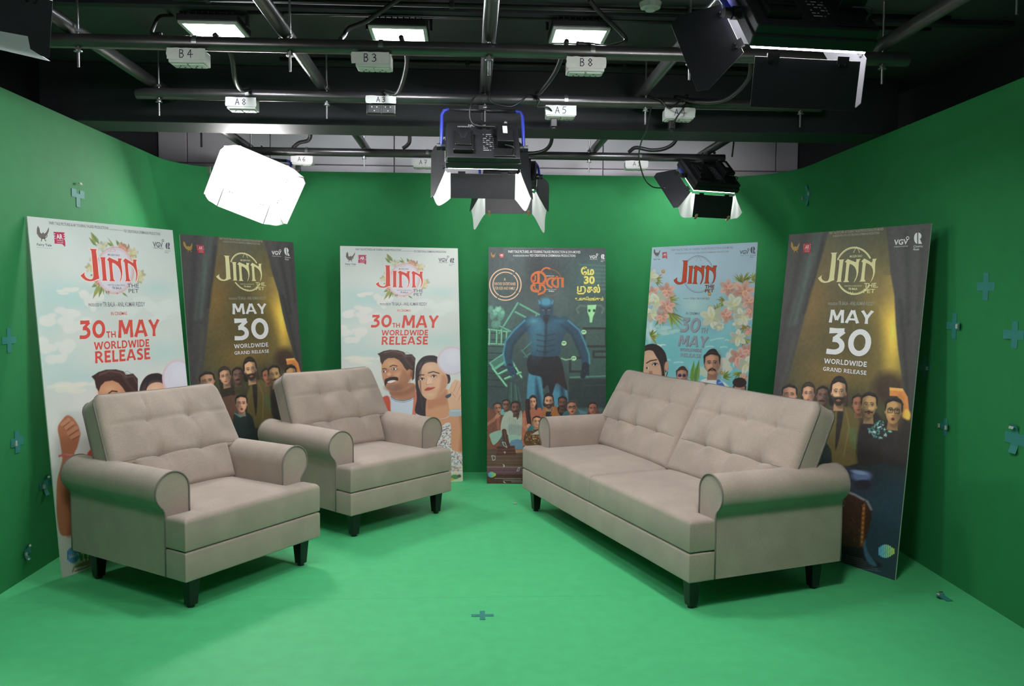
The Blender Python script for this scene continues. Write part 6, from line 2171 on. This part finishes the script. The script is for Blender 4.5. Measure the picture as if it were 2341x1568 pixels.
    for o, m, lift in ((7, yelD, .0003), (0, yel, .0006)):
        L.text('CT', 'ேம', (1762 - o, 545 + o), (2004 - o, 548 + o), (1762 - o, 398 + o), m, bold=.045, lift=lift, caps=None)
        L.text('CT', '30', (1816 - o, 710 + o), (2016 - o, 712 + o), (1816 - o, 572 + o), m, bold=.04, lift=lift)
        L.text('CT', 'தல்', (1872 - o, 872 + o), (2116 - o, 876 + o), (1872 - o, 722 + o), m, bold=.045, lift=lift, caps=None)
        for pts in (((1704, 762), (1702, 852), (1762, 852)), ((1762, 858), (1762, 768), (1812, 768), (1836, 792), (1838, 850)), ((1842, 800), (1838, 862), (1806, 896), (1716, 898), (1692, 872))):
            L.stroke([to_uv('CT', a - o, b + o) for a, b in pts], .012, m, lift=lift)
        L.text('CT', 'உலகெமங்கும்', (1656 - o * .5, 1020 + o * .5), (2176 - o * .5, 1024 + o * .5), (1656, 950 + o * .5), m, bold=.03, lift=lift, caps=None)
    for k, (x0, x1) in enumerate(((140, 560), (275, 560), (400, 570))):
        L.text('C4b', 'TECHNICAL CREW', (x0, 1462 + 27 * k), (x1, 1464 + 27 * k), (x0, 1448 + 27 * k), ink('stone', 168, 164, 152)) if False else L.stroke([to_uv('C4b', x0, 1455 + 27 * k), to_uv('C4b', x1, 1457 + 27 * k)], .004, ink('stone', 168, 164, 152))
    P.c = .015 + P.c * 1.10 + (fbm(U, V, 60, 78, 2) - .5)[..., None] * .05  # print lightened in place of stronger front light, plus grain
    return P.mesh('artwork', .45), L.mesh('lettering')


def rndcol(k, a, b):
    t = ((k * 37) % 11) / 10
    return tuple(x * t + y * (1 - t) for x, y in zip(a, b))


# ---- design 4: blue sky with flower garlands, faces below
def design_garland():
    P = Print(300, 600)
    U, V = P.U, P.V
    n = fbm(U, V, 4, 51)
    t = np.clip((V - .25) / .55, 0, 1)[..., None]
    P.c[:] = np.array([.73, .82, .90]) * (1 - t) + np.array([.50, .80, .83]) * t + (n[..., None] - .5) * .09
    P.grid('D5z')
    P.ell(580, 480, 130, 90, (.80, .90, .88), soft=110, alpha=.8)
    P.cloud(180, 780, 200, 50, (.80, .90, .88), 3, alpha=.5)
    P.cloud(160, 970, 60, 16, (.90, .95, .92), 4)
    for x0, y0, x1, y1 in ((780, 910, 940, 882), (720, 990, 815, 985), (905, 995, 985, 992), (960, 905, 1005, 908), (330, 1185, 440, 1182), (200, 1150, 280, 1152)):
        P.line([(x0, y0), ((x0 + x1) / 2, (y0 + y1) / 2 - 8), (x1, y1)], 14, (.86, .93, .90), soft=12, alpha=.8)
    P.cloud(1060, 1100, 80, 110, (.90, .90, .86), 8)
    P.cloud(960, 1230, 130, 110, (.88, .88, .82), 9)
    P.cloud(700, 1290, 160, 60, (.80, .86, .78), 10)
    P.cloud(40, 760, 60, 150, (.88, .92, .93), 12, alpha=.7)
    pk, pc = (.93, .74, .68), (.88, .36, .34)
    wt, wc = (.91, .91, .84), (.80, .85, .55)
    rnd = random.Random(3)

    def sprig(cx, cy, n_, r0, r1, a0, a1):
        for k in range(n_):
            a = math.radians(a0 + (a1 - a0) * k / max(1, n_ - 1) + rnd.uniform(-8, 8))
            L_ = rnd.uniform(r0, r1)
            P.leaf(cx, cy, cx + L_ * math.cos(a), cy + L_ * math.sin(a), rnd.uniform(9, 17), rnd.choice([(.46, .55, .22), (.62, .68, .30), (.38, .44, .22), (.60, .50, .28)]), (.74, .79, .42))
    # soft printed shade of the garlands belongs to the drawing
    for cx, cy, r in ((200, 480, 190), (1150, 400, 210), (820, 660, 130), (1170, 640, 150), (1180, 900, 130)):
        P.ell(cx + 20, cy + 26, r, r * .9, (.50, .68, .76), soft=r * .5, alpha=.35)
    sprig(250, 420, 9, 110, 190, -60, 60)
    sprig(250, 560, 9, 150, 260, 15, 80)
    sprig(160, 610, 6, 90, 150, 70, 120)
    sprig(90, 160, 8, 60, 120, -80, 60)
    sprig(40, 860, 9, 70, 170, -100, 60)
    sprig(1180, 200, 12, 80, 160, -150, -10)
    sprig(1290, 160, 6, 90, 170, -80, 30)
    sprig(960, 420, 8, 70, 120, 120, 230)
    sprig(880, 560, 10, 70, 130, 150, 270)
    sprig(1210, 720, 10, 70, 130, 20, 160)
    sprig(1190, 900, 12, 60, 110, 0, 300)
    sprig(1130, 1300, 8, 60, 110, 20, 170)
    sprig(940, 1370, 7, 60, 120, -80, 20)
    fl = [(60, 120, 90, 0), (70, 320, 90, 1), (240, 300, 110, 1), (130, 420, 130, 0), (240, 490, 110, 1), (60, 590, 100, 0), (180, 620, 90, 1), (30, 420, 70, 0),
          (1000, 260, 110, 1), (1190, 310, 150, 1), (1070, 470, 140, 0), (1260, 430, 100, 1), (970, 600, 100, 1), (800, 620, 150, 0), (880, 730, 70, 0), (1180, 620, 120, 0), (1280, 560, 80, 1), (1120, 880, 110, 0), (1250, 800, 60, 1),
          (1130, 1120, 130, 1), (1250, 1040, 100, 1), (1220, 1220, 120, 0), (1190, 1370, 60, 1), (900, 745, 46, 0), (1120, 700, 70, 0)]
    for cx, cy, r, k in fl:
        P.flower(cx, cy, r, pk if k else wt, pc if k else wc, seed=int(cx + cy))
    # small diyas floating
    for x, y in ((196, 58), (768, 338), (915, 1312)):
        P.ell(x, y, 20, 22, (.80, .48, .20))
        P.ell(x, y - 4, 9, 10, (.95, .75, .40))
        P.line([(x - 4, y + 20), (x + 10, y + 70)], 8, (.86, .86, .84), soft=8, alpha=.7)
    # aloe leaves
    P.leaf(560, 1460, 575, 1165, 40, (.42, .62, .26), (.58, .76, .36))
    P.leaf(590, 1460, 640, 1150, 36, (.36, .54, .26), (.52, .68, .36))
    # large cropped face at left, three heads along the bottom
    hr = (.20, .155, .17)
    P.blob([(-120, 1060), (-40, 980), (60, 950), (150, 980), (220, 1060), (245, 1180), (230, 1300), (-120, 1400)], hr, soft=6)
    P.blob([(-120, 1130), (-40, 1050), (40, 1030), (120, 1080), (190, 1180), (220, 1300), (210, 1500), (-120, 1500)], (.88, .69, .58), soft=6)
    P.ell(60, 1110, 70, 40, (.94, .78, .67), soft=36, alpha=.8)
    P.blob([(120, 1090), (200, 1200), (215, 1500), (170, 1500), (165, 1250)], (.72, .50, .41), soft=24, alpha=.7)
    P.blob([(60, 1010), (130, 1050), (190, 1160), (215, 1350), (185, 1420), (178, 1300), (150, 1180), (100, 1090)], hr, soft=7)
    P.ell(238, 1230, 24, 60, (.86, .62, .51), soft=6)
    P.line([(250, 1300), (236, 1350)], 12, (.30, .28, .30), soft=6)
    P.line([(-10, 1190), (40, 1160), (115, 1148)], 13, (.16, .11, .12))
    P.ell(95, 1205, 42, 24, (.72, .50, .43), soft=12)
    P.ell(95, 1207, 33, 16, (.95, .93, .92))
    P.ell(98, 1205, 15, 16, (.14, .10, .10))
    P.line([(60, 1212), (90, 1186), (130, 1202)], 7, (.12, .08, .09))
    P.ell(-2, 1250, 18, 16, (.94, .92, .92))
    P.ell(-6, 1250, 10, 14, (.14, .10, .10))
    P.blob([(20, 1290), (60, 1290), (62, 1310), (30, 1320)], (.74, .48, .40), soft=12)
    P.ell(30, 1330, 40, 16, (.78, .28, .28), soft=8)
    P.face(428, 1350, 64, 84, skin=(.76, .54, .44), hair=(.24, .16, .16), shades=1, side=1, shade=.7, quiff=1)
    P.blob([(640, 1430), (720, 1380), (860, 1380), (980, 1450), (1040, 1568), (600, 1568)], (.90, .92, .93), soft=6)
    P.blob([(860, 1400), (900, 1400), (970, 1500), (930, 1568), (860, 1480)], (.25, .42, .80), soft=6)
    P.blob([(870, 1440), (920, 1410), (930, 1430)], (.60, .74, .90), soft=5)
    P.face(800, 1200, 92, 128, skin=(.80, .58, .47), hair=(.16, .12, .13), moustache=2, side=1, shade=.72, quiff=1)
    P.face(1140, 1540, 72, 90, skin=(.78, .54, .44), hair=(.20, .15, .15), side=1, quiff=1, shade=.7)
    P.ell(1140, 1430, 86, 62, (.20, .15, .15), soft=8)
    P.grid('D5')
    L = Lettering()
    gr, sl, og, ogd, red = ink('cool_grey', 140, 146, 164), ink('slate_violet', 108, 104, 124), ink('burnt_orange', 214, 78, 40), ink('umber', 120, 60, 30), ink('rose_red', 206, 62, 84)
    title(L, og, title_fit('D5', (385, 436), (470, 237), (786, 400), (768, 464)), edge=ogd, k=.004)
    for a0, a1 in ((-160, -20), (25, 155)):
        L.stroke(arc_uv('D5', 620, 368, 150, 178, a0, a1), .005, gr)
        L.stroke(arc_uv('D5', 620, 368, 140, 167, a0, a1), .002, gr)
    L.stroke([to_uv('D5', *p) for p in ((600, 240), (624, 190), (650, 240))], .003, gr)
    L.text('D5', 'THE', (683, 508), (776, 503), (683, 470), ogd, bold=.03)
    L.text('D5', 'PET', (685, 545), (770, 541), (685, 512), ogd, bold=.03)
    L.text('D5', 'FAIRY TALE PICTURES, AR TOURING TALKIES PRODUCTION & DIYA MOVIES', (360, 152), (960, 110), (360, 124), gr, bold=.01)
    L.text('D5', 'IN ASSOCIATION WITH VGV CREATIONS & CINEMARASA PRODUCTIONS', (400, 182), (914, 150), (400, 160), gr, bold=.01)
    bird_logo(L, 'D5', 222, 166, 34, ink('brown_grey', 118, 106, 102))
    L.text('D5', 'Fairy Tale', (188, 232), (250, 227), (188, 216), sl, bold=.02)
    ar_logo(L, 'D5', ((272, 157), (318, 153), (318, 208), (272, 213)), red, ink('white', 238, 236, 238))
    vgv_logo(L, 'D5', (1020, 176), (1108, 168), (1020, 136), sl, 3)
    rasa_logo(L, 'D5', 1150, 134, 34, sl)
    L.text('D5', 'PRODUCED BY', (475, 608), (532, 608), (475, 597), sl)
    L.text('D5', 'TR BALA - ANIL KUMAR REDDY', (540, 611), (735, 613), (540, 591), sl)
    pal, dk = ink('silver_grey', 168, 172, 184), ink('shadow_blue_grey', 104, 118, 136)
    for o, m, lift in ((4, dk, .0003), (0, pal, .0006)):
        L.heavy('D5', '30', (436 + o, 925 + o), (626 + o, 930 + o), (460 + o, 787 + o), m, shear=.16, lift=lift)
        L.heavy('D5', 'TH', (640 + o * .6, 935 + o * .6), (706 + o * .6, 938 + o * .6), (642 + o * .6, 886 + o * .6), m, shear=.12, lift=lift)
        L.heavy('D5', 'MAY', (420 + o, 1064 + o), (700 + o, 1074 + o), (432 + o, 956 + o), m, shear=.16, lift=lift)
        L.heavy('D5', 'WORLDWIDE', (440 + o * .6, 1113 + o * .6), (652 + o * .6, 1120 + o * .6), (440 + o * .6, 1080 + o * .6), m, shear=.1, lift=lift)
        L.heavy('D5', 'RELEASE', (446 + o * .6, 1168 + o * .6), (646 + o * .6, 1178 + o * .6), (450 + o * .6, 1130 + o * .6), m, shear=.1, lift=lift)
    L.text('D5', 'IN CINEMAS', (500, 758), (632, 762), (500, 733), dk, bold=.03, shear=.12)
    P.c = .05 + P.c * .97  # print paled to carry the wash of lamp light on this board
    return P.mesh("artwork", .35), L.mesh("lettering")


A_ME, A_LT = design_couple()
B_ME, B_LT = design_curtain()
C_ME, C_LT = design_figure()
D_ME, D_LT = design_garland()
GROUP_A, GROUP_B = 'boards with the smiling couple print', 'boards with the dark curtain print'
board('leftmost poster board, pale sky and red title, leaning on the left wall', -1.833, 4.538, 1.0854, .1078, A_ME, A_LT, GROUP_A)
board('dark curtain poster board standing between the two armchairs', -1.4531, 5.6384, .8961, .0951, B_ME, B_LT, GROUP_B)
board('pale poster board of a smiling couple behind the rear armchair', -.4966, 6.1535, .1864, .1417, A_ME, A_LT, GROUP_A)
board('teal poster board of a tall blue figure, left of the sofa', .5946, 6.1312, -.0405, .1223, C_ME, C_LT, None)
board('blue poster board with flower garlands and grey date behind the sofa', 1.5893, 5.8448, -.8765, .0891, D_ME, D_LT, None)
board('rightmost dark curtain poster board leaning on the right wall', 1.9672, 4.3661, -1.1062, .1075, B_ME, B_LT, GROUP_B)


# ---------------------------------------------------------------- tape marks and scraps
def tape_mark(label, origin, normal, size=0.11, w=0.03, curl=(0, 1), backs=((0, 1),), rot=0.0, arms=(0, 1, 2, 3), flat=False):
    """cross of two teal tape strips; curled ends show their pale back"""
    n = Vector(normal).normalized()
    up = Vector((0, 0, 1)) if abs(n.z) < .9 else Vector((0, 1, 0))
    s = up.cross(n).normalized()
    up = n.cross(s)
    s, up = s * math.cos(rot) + up * math.sin(rot), up * math.cos(rot) - s * math.sin(rot)
    t = thing('tape_mark', label, 'tape', origin, group='teal tape tracking crosses')
    dirs = [up, s, -up, -s]
    for a in arms:
        d = dirs[a]
        side = n.cross(d).normalized() * (w / 2)
        L = size / 2
        vs, fs = [], []
        K = 8
        st = w / 2 / L if a in (1, 3) else 0.0
        for k in range(K + 1):
            q = st + (1 - st) * k / K
            lift = .0012 + (.0 if a not in curl else .026 * max(0, q - .45) ** 1.3)
            c = d * (L * q) + n * lift
            vs += [c - side, c + side]
        for k in range(K):
            fs.append((2 * k, 2 * k + 1, 2 * k + 3, 2 * k + 2))
        th = [tuple(Vector(p) + n * .0006) for p in vs]
        m = len(vs)
        fs2 = fs + [(a_ + m, b + m, c + m, d_ + m) for a_, b, c, d_ in fs] + [(0, 1, 1 + m, m), (m - 2, m - 1, 2 * m - 1, 2 * m - 2)]
        for k in range(K):
            fs2 += [(2 * k, 2 * k + 2, 2 * k + 2 + m, 2 * k + m), (2 * k + 1, 2 * k + 3, 2 * k + 3 + m, 2 * k + 1 + m)]
        MB().add(vs + th, fs2).build('strip', M_TEAL_TAPE, t)
    for a, kk in backs:
        d = dirs[a]
        side = n.cross(d).normalized() * (w / 2 * .62)
        c0 = d * (size / 2 * .78) + n * .010
        c1 = d * (size / 2 * (.78 + .16 * kk)) + n * .018
        c2 = d * (size / 2 * (.68)) + n * .022
        MB().add([c0 - side, c0 + side, c1 + side, c1 - side, c2 + side, c2 - side], [(0, 1, 2, 3), (3, 2, 4, 5)]).build('curled_end', M_TAPE_BACK, t)
    return t


XL = WL + .001
tape_mark('tape mark with a pale corner, high on left wall above the leftmost board', (XL, 4.782, 2.0), (1, 0, 0), .15, .045, arms=(1, 2, 3), curl=(), backs=((0, .4),))
sc = thing('tape_scrap', 'small pale tape scrap near the top of the back wall at left', 'tape', (-2.0, 6.405, 2.375))
MB().box((0, 0, .012), (.040, .006, .05), Matrix.Rotation(-.7, 3, 'Z')).box((.012, .01, -.022), (.06, .006, .026), Matrix.Rotation(-.7, 3, 'Z')).build('strip', M_TAPE_BACK, sc)
tape_mark('topmost teal tape cross beside the leftmost board, at the photo edge', (XL, 4.047, 1.205), (1, 0, 0), .12, .034, curl=(), backs=())
tape_mark('teal tape cross with one pale end left of the leftmost board', (XL, 4.094, .701), (1, 0, 0), .11, .042, curl=(), backs=((3, .3),))
tape_mark('teal tape cross with curled ends close to the leftmost board edge', (XL, 4.345, .428), (1, 0, 0), .11, .036, curl=(0, 1, 2), backs=((0, .4), (3, .5)))
tape_mark('peeling tape cross low on the left wall with three pale ends', (XL, 4.148, .13), (1, 0, 0), .085, .03, curl=(0, 2, 3), backs=((0, .9), (2, .9), (3, .7)))


def right_mark(label, y, z, **k):
    x = wr_x(y) - .001
    return tape_mark(label, (x, y, z), (-1, 0, 0), **k)


right_mark('peeling tape mark high on the right wall above the rightmost board', 5.93, 2.19, size=.15, w=.04, curl=(0, 2), backs=((1, .8), (3, .8)), rot=.15)
right_mark('clear teal tape cross on the lit right wall, highest there', 3.716, 1.495, size=.13, w=.04, curl=(), backs=())
right_mark('teal tape cross at the shadow edge on the right wall', 3.965, 1.30, size=.13, w=.036, curl=(1,), backs=((1, .3),))
right_mark('faint teal tape cross in the shadow behind the rightmost board', 4.224, 1.067, size=.11, w=.03, curl=(), backs=((1, .2),))
right_mark('teal tape mark with a pale scrap low in the right wall shadow', 4.011, .782, size=.085, w=.034, curl=(1,), backs=((3, 1.0), (1, .3)))
right_mark('teal tape cross cut by the right photo edge, upper one', 3.49, 1.278, size=.12, w=.04, curl=(3,), backs=())
right_mark('teal tape cross cut by the right photo edge, lower one', 3.46, .817, size=.13, w=.05, curl=(0, 2), backs=((0, .5),))
tape_mark('flat teal tape cross on the floor in front of the sofa', (.063, 3.576, .0005), (0, 0, 1), .10, .024, curl=(), backs=())
tape_mark('crumpled tape scrap on the floor by the right wall', (2.285, 3.71, .001), (0, 0, 1), .085, .034, curl=(0, 3), backs=((0, .5), (3, .5)), arms=(0, 2, 3))
ps = MB().box((0, 0, .004), (.026, .018, .006), Matrix.Rotation(.5, 3, 'Z')).build('paper_scrap', M_TAPE_BACK, bevel=.001)
ps.location = (.321, 5.535, 0)
tag(ps, 'tiny pale paper scrap on the floor between armchair and sofa', 'paper scrap')
